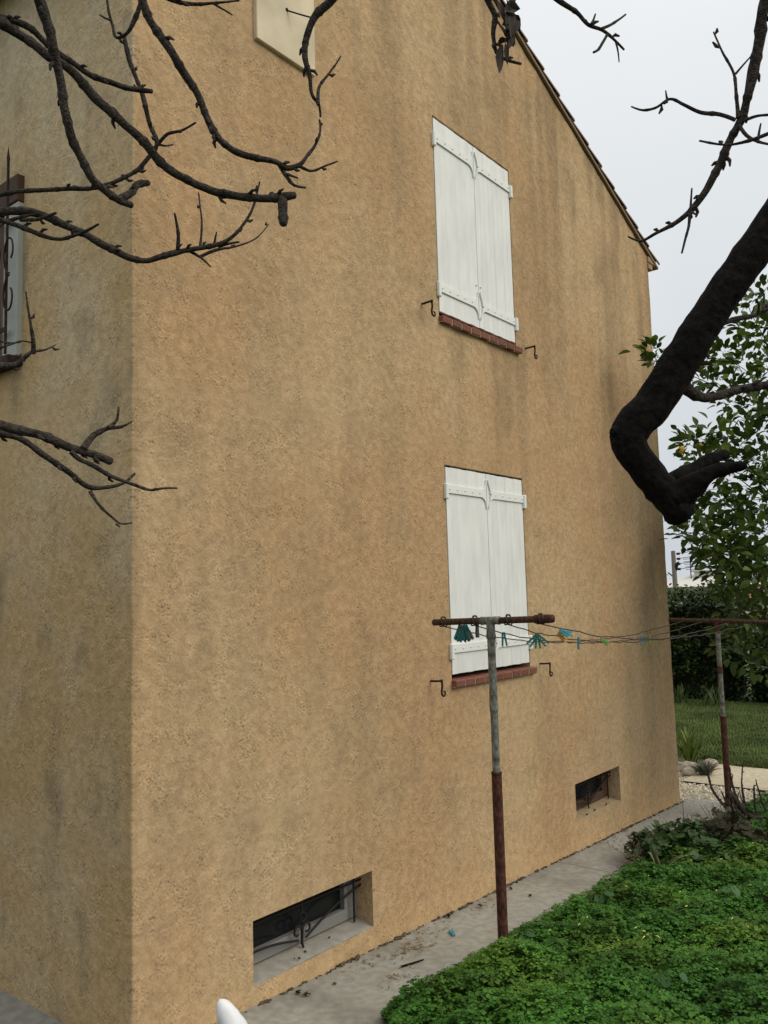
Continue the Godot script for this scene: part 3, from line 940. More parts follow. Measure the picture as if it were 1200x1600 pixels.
	var b7b = branch(b7, "twig", [-1.041, 3.293, 1.830, 0.0042, -1.033, 3.368, 1.825, 0.0038, -1.028, 3.418, 1.813, 0.0034, -1.022, 3.464, 1.800, 0.0030], 8, 1.0)
	var b7c = branch(b7, "twig", [-1.017, 3.297, 1.861, 0.0046, -1.019, 3.312, 1.869, 0.0040, -1.021, 3.324, 1.876, 0.0033], 8, 1.0)
	var b7d = branch(b7, "twig", [-1.063, 3.270, 1.816, 0.0050, -1.050, 3.244, 1.851, 0.0042, -1.045, 3.217, 1.877, 0.0033], 8, 1.0)
	var b7e = branch(b7, "twig", [-1.046, 3.258, 1.834, 0.0050, -1.007, 3.283, 1.851, 0.0043, -0.951, 3.304, 1.888, 0.0036, -0.905, 3.335, 1.914, 0.0029, -0.871, 3.383, 1.928, 0.0022], 8, 1.0)
	var b7f = branch(b7, "twig", [-1.010, 3.289, 1.868, 0.0050, -0.996, 3.292, 1.902, 0.0046, -0.987, 3.291, 1.929, 0.0042], 8, 1.0)
	var b8 = branch(tree, "branch", [-2.020, 2.900, 1.150, 0.0300, -1.800, 2.920, 1.450, 0.0140, -1.479, 3.303, 1.559, 0.0066, -1.443, 3.274, 1.615, 0.0064, -1.413, 3.249, 1.664, 0.0061, -1.393, 3.236, 1.703, 0.0058, -1.366, 3.244, 1.754, 0.0056, -1.344, 3.262, 1.801, 0.0053], 8, 1.0)
	var b8a = branch(b8, "twig", [-1.468, 3.295, 1.570, 0.0058, -1.450, 3.303, 1.611, 0.0048, -1.426, 3.307, 1.657, 0.0039], 8, 1.0)
	var b8b = branch(b8, "twig", [-1.444, 3.302, 1.601, 0.0055, -1.440, 3.278, 1.683, 0.0055, -1.440, 3.271, 1.762, 0.0056], 8, 1.0)
	var b9 = branch(tree, "branch", [-2.020, 2.500, 1.150, 0.0450, -1.800, 2.620, 1.400, 0.0340, -1.570, 2.718, 1.754, 0.0119, -1.532, 2.711, 1.768, 0.0114, -1.481, 2.694, 1.797, 0.0109, -1.439, 2.679, 1.814, 0.0104, -1.394, 2.664, 1.837, 0.0098, -1.347, 2.643, 1.859, 0.0093], 10, 1.0)
	var b9a = branch(b9, "twig", [-1.406, 2.669, 1.839, 0.0091, -1.380, 2.705, 1.844, 0.0078, -1.350, 2.725, 1.853, 0.0064, -1.318, 2.732, 1.862, 0.0050, -1.290, 2.748, 1.867, 0.0036], 8, 1.0)
	var b9b = branch(b9, "twig", [-1.354, 2.723, 1.864, 0.0060, -1.334, 2.744, 1.867, 0.0047, -1.324, 2.780, 1.862, 0.0033], 8, 1.7)
	var b9c = branch(b9, "twig", [-1.435, 2.659, 1.832, 0.0064, -1.415, 2.645, 1.833, 0.0060, -1.389, 2.634, 1.840, 0.0057, -1.346, 2.605, 1.867, 0.0053, -1.302, 2.586, 1.895, 0.0050, -1.269, 2.574, 1.912, 0.0046, -1.236, 2.579, 1.931, 0.0043, -1.210, 2.580, 1.940, 0.0039], 8, 1.0)
	var b10 = branch(tree, "branch", [-2.020, 2.400, 1.150, 0.0450, -1.800, 2.550, 1.350, 0.0260, -1.520, 2.722, 1.656, 0.0093, -1.483, 2.710, 1.677, 0.0087, -1.439, 2.673, 1.703, 0.0081, -1.387, 2.629, 1.738, 0.0075, -1.342, 2.588, 1.765, 0.0070, -1.310, 2.589, 1.783, 0.0064, -1.270, 2.605, 1.811, 0.0058, -1.249, 2.627, 1.819, 0.0051], 8, 1.0)
	var b10a = branch(b10, "twig", [-1.340, 2.580, 1.762, 0.0045, -1.326, 2.546, 1.779, 0.0041, -1.304, 2.514, 1.804, 0.0038, -1.291, 2.497, 1.822, 0.0034, -1.275, 2.498, 1.846, 0.0031], 8, 1.0)
	var b11 = branch(tree, "branch", [-2.020, 2.700, 1.150, 0.0350, -1.850, 2.780, 1.300, 0.0220, -1.458, 2.924, 1.525, 0.0099, -1.421, 2.932, 1.540, 0.0085, -1.390, 2.963, 1.551, 0.0070, -1.373, 2.976, 1.542, 0.0055, -1.344, 2.986, 1.548, 0.0040, -1.316, 3.006, 1.554, 0.0024], 8, 1.0)
	var b11a = branch(b11, "twig", [-1.378, 2.968, 1.550, 0.0072, -1.384, 3.005, 1.561, 0.0062, -1.394, 3.038, 1.566, 0.0052, -1.405, 3.077, 1.570, 0.0042, -1.415, 3.121, 1.577, 0.0032], 8, 1.4)
	var b11b = branch(b11, "twig", [-1.459, 2.969, 1.531, 0.0035, -1.429, 2.986, 1.543, 0.0032, -1.407, 2.997, 1.546, 0.0030, -1.383, 2.997, 1.549, 0.0027], 8, 1.0)
	var b11c = branch(b11, "twig", [-1.462, 2.989, 1.530, 0.0029, -1.435, 2.989, 1.531, 0.0028, -1.407, 2.996, 1.535, 0.0027], 8, 1.0)
	var b12 = branch(tree, "branch", [-1.550, 4.380, 2.050, 0.0140, -1.400, 4.000, 2.100, 0.0080, -1.329, 3.760, 2.059, 0.0058, -1.305, 3.758, 2.069, 0.0054, -1.274, 3.761, 2.087, 0.0050, -1.230, 3.770, 2.124, 0.0045, -1.185, 3.783, 2.162, 0.0041], 8, 1.0)
	var b12a = branch(b12, "twig", [-1.237, 3.763, 2.127, 0.0033, -1.228, 3.743, 2.150, 0.0029, -1.219, 3.721, 2.174, 0.0026], 8, 1.0)
	var b13 = branch(tree, "branch", [-1.620, 4.420, 1.950, 0.0160, -1.350, 4.200, 2.400, 0.0110, -1.131, 3.706, 2.459, 0.0104, -1.143, 3.674, 2.427, 0.0096, -1.157, 3.651, 2.397, 0.0089, -1.164, 3.611, 2.372, 0.0081, -1.160, 3.567, 2.359, 0.0073, -1.145, 3.515, 2.360, 0.0066, -1.134, 3.476, 2.357, 0.0058, -1.118, 3.453, 2.364, 0.0050, -1.111, 3.434, 2.360, 0.0042], 8, 1.0)
	var b13a = branch(b13, "twig", [-1.129, 3.450, 2.372, 0.0046, -1.127, 3.492, 2.373, 0.0042, -1.112, 3.526, 2.389, 0.0039, -1.099, 3.553, 2.402, 0.0035, -1.089, 3.575, 2.410, 0.0032], 8, 1.4)
	tree = thing("gnarled_fruit_tree", "old leafless tree with a thick black drooping limb and sawn stubs against the sky", "tree")
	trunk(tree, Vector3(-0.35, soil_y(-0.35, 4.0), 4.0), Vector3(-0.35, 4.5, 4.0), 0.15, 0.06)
	branch(tree, "branch", [-0.35, 4.3, 4.0, 0.055, -0.7, 4.75, 3.28, 0.035, -1.1, 4.62, 2.9, 0.022], 10, 1.0)
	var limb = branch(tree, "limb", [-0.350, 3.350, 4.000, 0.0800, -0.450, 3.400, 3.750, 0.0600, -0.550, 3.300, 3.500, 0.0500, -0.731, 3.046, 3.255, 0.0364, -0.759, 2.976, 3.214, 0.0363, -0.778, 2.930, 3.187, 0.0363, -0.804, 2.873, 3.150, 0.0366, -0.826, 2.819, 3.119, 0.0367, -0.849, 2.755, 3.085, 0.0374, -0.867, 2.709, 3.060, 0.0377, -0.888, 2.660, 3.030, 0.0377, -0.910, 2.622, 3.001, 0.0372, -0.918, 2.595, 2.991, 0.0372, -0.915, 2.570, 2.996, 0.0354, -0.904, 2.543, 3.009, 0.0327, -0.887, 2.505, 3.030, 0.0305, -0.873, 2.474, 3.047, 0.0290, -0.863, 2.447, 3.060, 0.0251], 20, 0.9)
	var stub1 = branch(limb, "stub", [-0.870, 2.474, 3.056, 0.0312, -0.864, 2.496, 3.085, 0.0244, -0.859, 2.512, 3.114, 0.0171, -0.848, 2.524, 3.148, 0.0129, -0.841, 2.527, 3.176, 0.0106, -0.851, 2.526, 3.184, 0.0084], 12, 0.9)
	var stub2 = branch(limb, "stub", [-0.841, 2.494, 3.031, 0.0232, -0.815, 2.520, 3.054, 0.0210, -0.788, 2.540, 3.077, 0.0160, -0.762, 2.558, 3.101, 0.0129, -0.739, 2.569, 3.117, 0.0103, -0.726, 2.570, 3.122, 0.0087], 12, 1.0)
	var stub3 = branch(limb, "stub", [-0.909, 2.600, 2.995, 0.0287, -0.929, 2.602, 2.986, 0.0228, -0.949, 2.609, 2.978, 0.0125], 12, 1.0)
	var r1 = branch(limb, "branch", [-0.845, 2.724, 3.062, 0.0174, -0.812, 2.702, 3.076, 0.0121, -0.780, 2.689, 3.092, 0.0098, -0.750, 2.687, 3.105, 0.0087, -0.721, 2.697, 3.120, 0.0084, -0.682, 2.711, 3.148, 0.0085, -0.632, 2.721, 3.189, 0.0081, -0.564, 2.737, 3.254, 0.0078], 10, 1.0)
	var r2 = branch(limb, "branch", [-0.770, 2.832, 3.140, 0.0055, -0.720, 2.851, 3.153, 0.0053, -0.664, 2.868, 3.173, 0.0051, -0.609, 2.890, 3.193, 0.0049, -0.533, 2.917, 3.241, 0.0046], 8, 1.0)
	var r2a = branch(r2, "twig", [-0.672, 2.867, 3.187, 0.0032, -0.683, 2.882, 3.193, 0.0030, -0.698, 2.890, 3.192, 0.0028], 8, 1.0)
	var r2b = branch(r2, "twig", [-0.656, 2.874, 3.193, 0.0034, -0.645, 2.899, 3.194, 0.0032, -0.636, 2.918, 3.193, 0.0029], 8, 1.0)
	var t3 = branch(tree, "branch", [-0.350, 4.300, 4.000, 0.0400, -0.450, 4.200, 3.600, 0.0200, -0.613, 3.607, 3.250, 0.0134, -0.608, 3.557, 3.230, 0.0127, -0.599, 3.511, 3.215, 0.0120, -0.590, 3.464, 3.200, 0.0113, -0.585, 3.389, 3.176, 0.0106, -0.579, 3.346, 3.159, 0.0098, -0.579, 3.315, 3.135, 0.0091, -0.581, 3.254, 3.104, 0.0083, -0.590, 3.194, 3.065, 0.0075, -0.594, 3.166, 3.036, 0.0067, -0.603, 3.144, 3.004, 0.0059, -0.619, 3.127, 2.962, 0.0051, -0.629, 3.114, 2.930, 0.0043, -0.637, 3.130, 2.904, 0.0035], 10, 1.0)
	var t3a = branch(t3, "twig", [-0.591, 3.348, 3.156, 0.0050, -0.585, 3.410, 3.153, 0.0044, -0.578, 3.462, 3.150, 0.0039, -0.585, 3.521, 3.131, 0.0034, -0.587, 3.574, 3.116, 0.0028], 8, 1.0)
	var t3b = branch(t3a, "twig", [-0.580, 3.459, 3.155, 0.0033, -0.581, 3.472, 3.173, 0.0029, -0.580, 3.487, 3.192, 0.0025], 8, 1.0)
	var t3c = branch(t3, "twig", [-0.595, 3.343, 3.150, 0.0052, -0.607, 3.364, 3.120, 0.0050, -0.621, 3.374, 3.086, 0.0048, -0.635, 3.398, 3.054, 0.0045, -0.646, 3.420, 3.025, 0.0042, -0.655, 3.407, 2.993, 0.0040, -0.662, 3.409, 2.967, 0.0037, -0.668, 3.425, 2.943, 0.0035], 8, 1.0)
	var t3d = branch(t3c, "twig", [-0.645, 3.421, 3.019, 0.0037, -0.647, 3.431, 3.018, 0.0028, -0.649, 3.443, 3.018, 0.0020], 8, 1.0)
	var t3e = branch(t3, "twig", [-0.641, 3.262, 3.241, 0.0044, -0.655, 3.253, 3.189, 0.0042, -0.661, 3.257, 3.150, 0.0040, -0.662, 3.271, 3.120, 0.0038, -0.662, 3.288, 3.090, 0.0036], 8, 1.0)
	var t3f = branch(t3, "twig", [-0.583, 3.342, 3.165, 0.0044, -0.589, 3.338, 3.197, 0.0041, -0.591, 3.325, 3.233, 0.0038], 8, 1.0)
	var t3g = branch(t3, "twig", [-0.588, 3.331, 3.157, 0.0050, -0.591, 3.302, 3.170, 0.0046, -0.587, 3.279, 3.193, 0.0042, -0.577, 3.263, 3.225, 0.0038], 8, 1.0)
	var t3h = branch(t3g, "twig", [-0.581, 3.287, 3.191, 0.0036, -0.580, 3.306, 3.195, 0.0031, -0.579, 3.322, 3.199, 0.0027], 8, 1.0)
	var t3i = branch(t3, "twig", [-0.598, 3.165, 3.039, 0.0037, -0.593, 3.195, 3.041, 0.0033, -0.588, 3.221, 3.043, 0.0028], 8, 1.0)
	var t3j = branch(t3, "twig", [-0.598, 3.159, 3.037, 0.0043, -0.601, 3.129, 3.034, 0.0040, -0.607, 3.100, 3.027, 0.0037, -0.614, 3.065, 3.019, 0.0034], 8, 1.0)
	var t3k = branch(t3, "twig", [-0.596, 3.163, 3.040, 0.0034, -0.601, 3.153, 3.049, 0.0028, -0.606, 3.145, 3.057, 0.0022], 8, 1.0)
	var t2 = branch(tree, "branch", [-0.350, 4.400, 4.000, 0.0500, -0.700, 4.700, 3.300, 0.0160, -0.950, 4.400, 3.000, 0.0100, -0.792, 3.717, 2.803, 0.0076, -0.767, 3.698, 2.818, 0.0070, -0.730, 3.674, 2.847, 0.0064, -0.702, 3.649, 2.864, 0.0059, -0.676, 3.642, 2.883, 0.0053, -0.648, 3.623, 2.901, 0.0047, -0.623, 3.603, 2.915, 0.0042], 8, 1.0)
	var t2a = branch(t2, "twig", [-0.704, 3.646, 2.869, 0.0038, -0.696, 3.661, 2.873, 0.0032, -0.690, 3.677, 2.876, 0.0027], 8, 1.0)
	var t2b = branch(t2, "twig", [-0.681, 3.641, 2.882, 0.0038, -0.657, 3.657, 2.897, 0.0036, -0.636, 3.676, 2.911, 0.0033, -0.616, 3.696, 2.922, 0.0030], 8, 1.0)
	var t2c = branch(t2, "twig", [-0.669, 3.627, 2.894, 0.0035, -0.684, 3.601, 2.887, 0.0037, -0.699, 3.578, 2.880, 0.0039, -0.714, 3.567, 2.876, 0.0041], 8, 1.0)
	var t2d = branch(t2, "twig", [-0.646, 3.615, 2.905, 0.0030, -0.641, 3.593, 2.907, 0.0025, -0.638, 3.568, 2.907, 0.0021], 8, 1.0)
	var t1 = branch(tree, "branch", [-0.350, 4.450, 4.000, 0.0500, -0.700, 4.750, 3.250, 0.0160, -1.100, 4.600, 2.900, 0.0100, -0.928, 3.702, 2.711, 0.0085, -0.912, 3.668, 2.712, 0.0079, -0.894, 3.640, 2.717, 0.0073, -0.886, 3.594, 2.706, 0.0067, -0.871, 3.559, 2.706, 0.0062, -0.847, 3.548, 2.721, 0.0055, -0.821, 3.544, 2.740, 0.0049], 8, 1.0)
	# a shrivelled fruit and curled leaves still hanging on the top twig
	var c := Vector3(-0.879, 3.594, 2.739)
	var curl := lemon_leaf()
	var husk := mat("withered_leaf", Color(0.06, 0.048, 0.04), 0.9)
	for k in 22:
		var b := Basis(Vector3(rng.randf_range(-1, 1), rng.randf_range(-1, 1), rng.randf_range(-1, 1)).normalized(), rng.randf() * TAU)
		var w := rng.randf_range(0.022, 0.045)
		var o := part("withered_leaf", curl, husk, tree)
		o.transform = Transform3D(b.scaled(Vector3(w, w * 2.0, w)), c + Vector3(rng.randf_range(-0.010, 0.010), rng.randf_range(-0.045, 0.055), rng.randf_range(-0.012, 0.012)))

func lemon_leaf() -> ArrayMesh:
	var m := Mb.new(true)
	var half := [0.0, 0.75, 1.15, 1.1, 0.7, 0.0]
	var mid := []
	var lft := []
	var rgt := []
	for i in 6:
		var t := i / 5.0
		var droop := -0.18 * t * t
		mid.append(m.vert(Vector3(t, droop, 0)))
		lft.append(m.vert(Vector3(t, droop + 0.09 * half[i], 0.25 * half[i])))
		rgt.append(m.vert(Vector3(t, droop + 0.09 * half[i], -0.25 * half[i])))
	for i in 5:
		m.quad(mid[i], lft[i], lft[i + 1], mid[i + 1])
		m.quad(rgt[i], mid[i], mid[i + 1], rgt[i + 1])
	return m.mesh()

func lemon_tree() -> void:
	var spots := [Vector3(8.10, 5.76, 0.89), Vector3(7.38, 5.60, 1.22), Vector3(8.10, 5.50, 0.76), Vector3(6.56, 4.90, 1.33), Vector3(7.63, 5.33, 1.20), Vector3(6.82, 4.79, 0.78), Vector3(7.68, 5.11, 0.67), Vector3(6.65, 4.69, 1.13), Vector3(8.08, 5.02, 0.95), Vector3(7.07, 4.66, 0.58), Vector3(7.81, 4.74, 0.49), Vector3(7.18, 4.55, 0.89), Vector3(7.22, 4.52, 1.08), Vector3(8.01, 4.75, 1.06), Vector3(8.07, 4.57, 0.55), Vector3(7.10, 4.26, 1.07), Vector3(8.37, 4.44, 0.95), Vector3(8.24, 4.23, 0.86), Vector3(6.36, 3.83, 0.63), Vector3(7.20, 4.03, 0.46), Vector3(7.45, 3.91, 0.48), Vector3(7.98, 4.06, 0.47), Vector3(7.57, 3.89, 0.73), Vector3(6.47, 3.94, 0.90), Vector3(7.02, 3.73, 0.50), Vector3(7.30, 3.70, 0.87), Vector3(7.40, 3.73, 0.98), Vector3(8.36, 3.89, 0.88), Vector3(7.06, 3.94, 1.02), Vector3(6.98, 3.48, 1.21), Vector3(7.27, 3.56, 0.73), Vector3(7.33, 3.23, 0.40), Vector3(7.97, 3.36, 0.35), Vector3(7.41, 3.21, 0.67), Vector3(6.91, 3.26, 0.96), Vector3(8.25, 3.27, 0.72), Vector3(7.51, 3.26, 1.06), Vector3(7.36, 3.06, 0.31), Vector3(6.94, 2.92, 0.34), Vector3(6.62, 2.89, 0.69), Vector3(7.58, 2.98, 0.52), Vector3(7.84, 3.02, 0.63), Vector3(6.87, 2.87, 1.07), Vector3(7.49, 2.93, 1.08), Vector3(6.89, 2.73, 0.59), Vector3(6.65, 2.74, 0.83), Vector3(6.85, 2.67, 0.93), Vector3(8.39, 2.72, 0.71), Vector3(7.91, 2.54, 0.32), Vector3(7.10, 2.51, 0.75), Vector3(7.89, 2.45, 0.69), Vector3(6.69, 2.46, 1.22), Vector3(8.08, 2.34, 0.40), Vector3(7.54, 2.26, 0.81), Vector3(8.20, 2.22, 0.80), Vector3(6.99, 2.09, 0.85), Vector3(7.31, 2.05, 0.96), Vector3(7.33, 1.91, 1.05), Vector3(8.32, 1.75, 0.44), Vector3(7.44, 1.69, 0.90), Vector3(7.47, 1.51, 0.71), Vector3(8.51, 1.32, 0.66), Vector3(8.10, 1.65, 0.35), Vector3(6.04, 4.80, 0.41), Vector3(6.10, 4.70, 0.47), Vector3(7.15, 3.11, 0.87), Vector3(7.11, 2.61, 0.99), Vector3(8.14, 2.71, 0.85), Vector3(6.52, 2.64, 0.84), Vector3(7.22, 3.46, 1.02), Vector3(8.05, 2.42, 0.49), Vector3(8.32, 2.37, 0.71)]
	var tree := thing("lemon_tree", "leafy lemon tree with two yellow fruits behind the far clothesline post", "tree")
	var foot := Vector3(7.75, -0.2, 1.75)
	branch(tree, "trunk", [7.75, -0.3, 1.75, 0.09, 7.78, 0.6, 1.75, 0.07, 7.7, 1.4, 1.7, 0.06, 7.72, 2.4, 1.65, 0.05, 7.75, 3.6, 1.6, 0.03, 7.8, 5.0, 1.6, 0.015], 10, 0.8)
	# the rest of the crown stands beyond the frame
	var all := spots.duplicate()
	for i in 70:
		var a := rng.randf() * TAU
		var y := rng.randf_range(1.3, 5.8)
		var rad := 1.35 * sqrt(clampf(1.0 - pow((y - 3.4) / 2.6, 2.0), 0.05, 1.0)) * rng.randf_range(0.55, 1.0)
		var q := Vector3(7.85 + cos(a) * rad, y, 1.9 + sin(a) * rad)
		if (q.x + 2.51) * 0.24 < q.z - 3.64 + (q.x + 2.51) * 0.485:
			all.append(q)
	var leaf := lemon_leaf()
	var xf := []
	var tints := []
	var near := []
	for s in all.size():
		var at: Vector3 = all[s]
		var y := clampf(at.y - rng.randf_range(0.1, 1.1), 0.9, 4.6)
		var root := Vector3(7.74, y, 1.66).lerp(at, 0.0 if s % 4 == 0 else 0.62)
		var mid := root.lerp(at, 0.5) + Vector3(rng.randf_range(-0.08, 0.08), rng.randf_range(-0.16, 0.1), rng.randf_range(-0.1, 0.1))
		var w0 := 0.011 if s % 4 == 0 else 0.0045
		branch(tree, "branch", [root.x, root.y, root.z, w0, mid.x, mid.y, mid.z, w0 * 0.6, at.x, at.y, at.z, 0.0025], 5, 0.9)
		var dir := (at - root).normalized()
		for k in (32 if at.y > 3.2 else 44):
			var q := at + Vector3(rng.randfn(0, 0.085), rng.randfn(0, 0.075), rng.randfn(0, 0.085)) * (0.9 if at.y > 3.2 else 1.1) - dir * rng.randf_range(0, 0.12)
			var out := (q - at + dir * 0.08 + Vector3(0, rng.randf_range(-0.03, 0.06), 0)).normalized()
			var side := out.cross(Vector3.UP).normalized()
			var b := Basis(out, side.cross(out).normalized(), side).rotated(out, rng.randf_range(-0.9, 0.9))
			var size := rng.randf_range(0.085, 0.145)
			b = b.orthonormalized().scaled(Vector3(size, size, size))
			var g := rng.randf_range(0.7, 1.35)
			var col := Color(0.062 * g, 0.105 * g, 0.022 * g)
			if rng.randf() < 0.12:
				col = Color(0.10, 0.145, 0.02)
			xf.append(Transform3D(b, q)); tints.append(col)
			if s < spots.size():
				near.append([q.distance_squared_to(Vector3(-2.5, 2.3, 3.6)) / (size * size), xf.size() - 1])
	near.sort_custom(func(a, b): return a[0] < b[0])
	var chosen := {}
	var palette := []
	for k in 5:
		var g := 0.75 + 0.14 * k
		palette.append(mat("lemon_leaf_tone_%d" % k, Color(0.064 * g, 0.108 * g, 0.022 * g) if k < 4 else Color(0.11, 0.15, 0.02), 0.45, {"backlight_enabled": true, "backlight": Color(0.3, 0.36, 0.12), "metallic_specular": 0.3}))
	for k in mini(300, near.size()):
		chosen[near[k][1]] = true
		var o := part_fast("leaf", k, leaf, palette[k % 4 if k % 9 else 4], tree)
		o.transform = xf[near[k][1]]
	var rest := []
	var rest_tint := []
	for i in xf.size():
		if not chosen.has(i):
			rest.append(xf[i]); rest_tint.append(tints[i])
	scatter("foliage", leaf, M.lemon_leaf, rest, rest_tint, tree)
	for q in [Vector3(6.92, 3.84, 0.40), Vector3(7.06, 3.86, 0.57)]:
		var f := Mb.new(true)
		var p := PackedVector3Array()
		var r := PackedFloat32Array()
		for k in 9:
			var t := k / 8.0
			p.append(Vector3(0, 0.05 - 0.1 * t, 0))
			r.append(maxf(0.038 * sqrt(maxf(sin(t * PI), 0.0)), 0.004))
		f.tube(p, r, 12)
		var o := part("lemon", f.mesh(), M.lemon_skin, tree)
		o.position = q

func part_fast(called: String, k: int, m: Mesh, material: Material, parent: Node) -> MeshInstance3D:
	var o := MeshInstance3D.new()
	o.mesh = m
	o.material_override = material
	o.name = called if k == 0 else "%s_%03d" % [called, k]
	parent.add_child(o)
	return o

# ---------------------------------------------------------------- clothesline
func pipe(p: Array, r: Array, m: Material, called: String, parent: Node, sides := 12) -> MeshInstance3D:
	var b := Mb.new(true)
	b.tube(PackedVector3Array(p), PackedFloat32Array(r), sides)
	return part(called, b.mesh(), m, parent)

func washing_post(x: float, z: float, foot: float, y: float, z0: float, z1: float, tilt: float, joints: Array, label: String, near: bool) -> void:
	var t := thing("clothesline_post", label, "clothesline post", Vector3(x, foot, z), "posts of the clothesline")
	var h := y - foot
	pipe([Vector3(0, -0.2, 0), Vector3(0, joints[1] - foot, 0)], [0.031, 0.031], M.rusty_pipe, "lower_pipe", t)
	pipe([Vector3(0, joints[1] - foot - 0.01, 0), Vector3(0, joints[1] - foot + 0.004, 0)], [0.033, 0.032], M.rusty_pipe, "sleeve", t)
	pipe([Vector3(0, joints[1] - foot, 0), Vector3(0, joints[0] - foot, 0)], [0.0235, 0.0235], M.galvanised_pipe, "middle_pipe", t)
	pipe([Vector3(0, joints[0] - foot - 0.035, 0), Vector3(0, joints[0] - foot + 0.035, 0)], [0.0265, 0.0265], M.galvanised_pipe if near else M.rusty_pipe, "coupling", t)
	pipe([Vector3(0, joints[0] - foot, 0), Vector3(0, h - 0.07, 0)], [0.0245, 0.0245], M.galvanised_pipe, "upper_pipe", t)
	var tee := Mb.new(true)
	tee.tube(PackedVector3Array([Vector3(0, h - 0.11, 0), Vector3(0, h - 0.085, 0), Vector3(0, h - 0.08, 0), Vector3(0, h, 0)]), PackedFloat32Array([0.030, 0.030, 0.028, 0.026]), 14)
	var axis := Vector3(0, tilt, 1).normalized()
	tee.tube(PackedVector3Array([Vector3(0, h, 0) - axis * 0.065, Vector3(0, h, 0) - axis * 0.05, Vector3(0, h, 0) + axis * 0.05, Vector3(0, h, 0) + axis * 0.065]), PackedFloat32Array([0.027, 0.025, 0.025, 0.027]), 14)
	part("tee_joint", tee.mesh(), M.galvanised_pipe if near else M.rusty_pipe, t)
	pipe([Vector3(0, h + tilt * (z0 - z), z0 - z), Vector3(0, h, -0.05)], [0.0205, 0.0205], M.brown_pipe, "cross_arm", t)
	pipe([Vector3(0, h, 0.05), Vector3(0, h + tilt * (z1 - z), z1 - z)], [0.0205, 0.0205], M.brown_pipe, "cross_arm", t)
	if near:
		pipe([Vector3(0, h + tilt * 0.31, 0.31), Vector3(0, h + tilt * 0.38, 0.38)], [0.0265, 0.0265], M.rusty_pipe, "collar", t)
		pipe([Vector3(0, h + tilt * 0.385, 0.385), Vector3(0, h + tilt * 0.43, 0.43)], [0.027, 0.0235], M.rusty_pipe, "end_cap", t)

func wire_at(i: int, t: float) -> Vector3:
	var a: Vector3 = [Vector3(1.98, 2.095, 0.50), Vector3(1.98, 2.10, 0.74), Vector3(1.98, 2.105, 0.98), Vector3(1.98, 2.11, 1.20)][i]
	var b: Vector3 = [Vector3(6.17, 1.955, 0.56), Vector3(6.17, 1.95, 0.76), Vector3(6.17, 1.94, 1.02), Vector3(6.17, 1.93, 1.24)][i]
	var p := a.lerp(b, t)
	var sag: float = [0.145, 0.15, 0.14, 0.115][i]
	p.y -= sag * 4.0 * t * (1.0 - t) * (1.0 + 0.5 * (0.5 - t))
	p.y += 0.012 * fine.get_noise_2d(t * 420.0, i * 200.0) * smoothstep(0.0, 0.1, t) * smoothstep(1.0, 0.9, t)
	p.z += 0.03 * fine.get_noise_2d(t * 160.0, i * 90.0 + 40.0) * smoothstep(0.0, 0.1, t) * smoothstep(1.0, 0.9, t)
	return p

func loop_round(m: Mb, c: Vector3, r: float, thick: float, lean: float) -> void:
	var p := PackedVector3Array()
	var q := PackedFloat32Array()
	for k in 15:
		var a := TAU * k / 14.0
		p.append(c + Vector3(cos(a) * r, sin(a) * r, lean * sin(a)))
		q.append(thick)
	m.tube(p, q, 5)

func peg(at: Vector3, b: Basis, m: Material, label: String, open := 0.16, group := "plastic clothes pegs on the clothesline") -> void:
	var t := thing("clothes_peg", label, "clothes peg", at, group)
	t.basis = b
	for s in [-1.0, 1.0]:
		var j := Mb.new()
		var poly := PackedVector2Array([Vector2(-0.0052, 0.012), Vector2(0.0052, 0.012), Vector2(0.006, -0.006), Vector2(0.0045, -0.016), Vector2(0.007, -0.03), Vector2(0.0055, -0.072), Vector2(0.002, -0.075), Vector2(-0.0035, -0.07), Vector2(-0.0045, -0.02)])
		j.extrude(poly, 0.011, 0.0, Transform3D(Basis(Vector3.BACK, s * open), Vector3(s * 0.006, 0, -0.0055)))
		part("jaw", j.mesh(), m, t)
	var sp := Mb.new(true)
	sp.tube(PackedVector3Array([Vector3(-0.011, -0.018, 0), Vector3(0.011, -0.018, 0)]), PackedFloat32Array([0.0035, 0.0035]), 6)
	part("spring", sp.mesh(), M.wire, t)

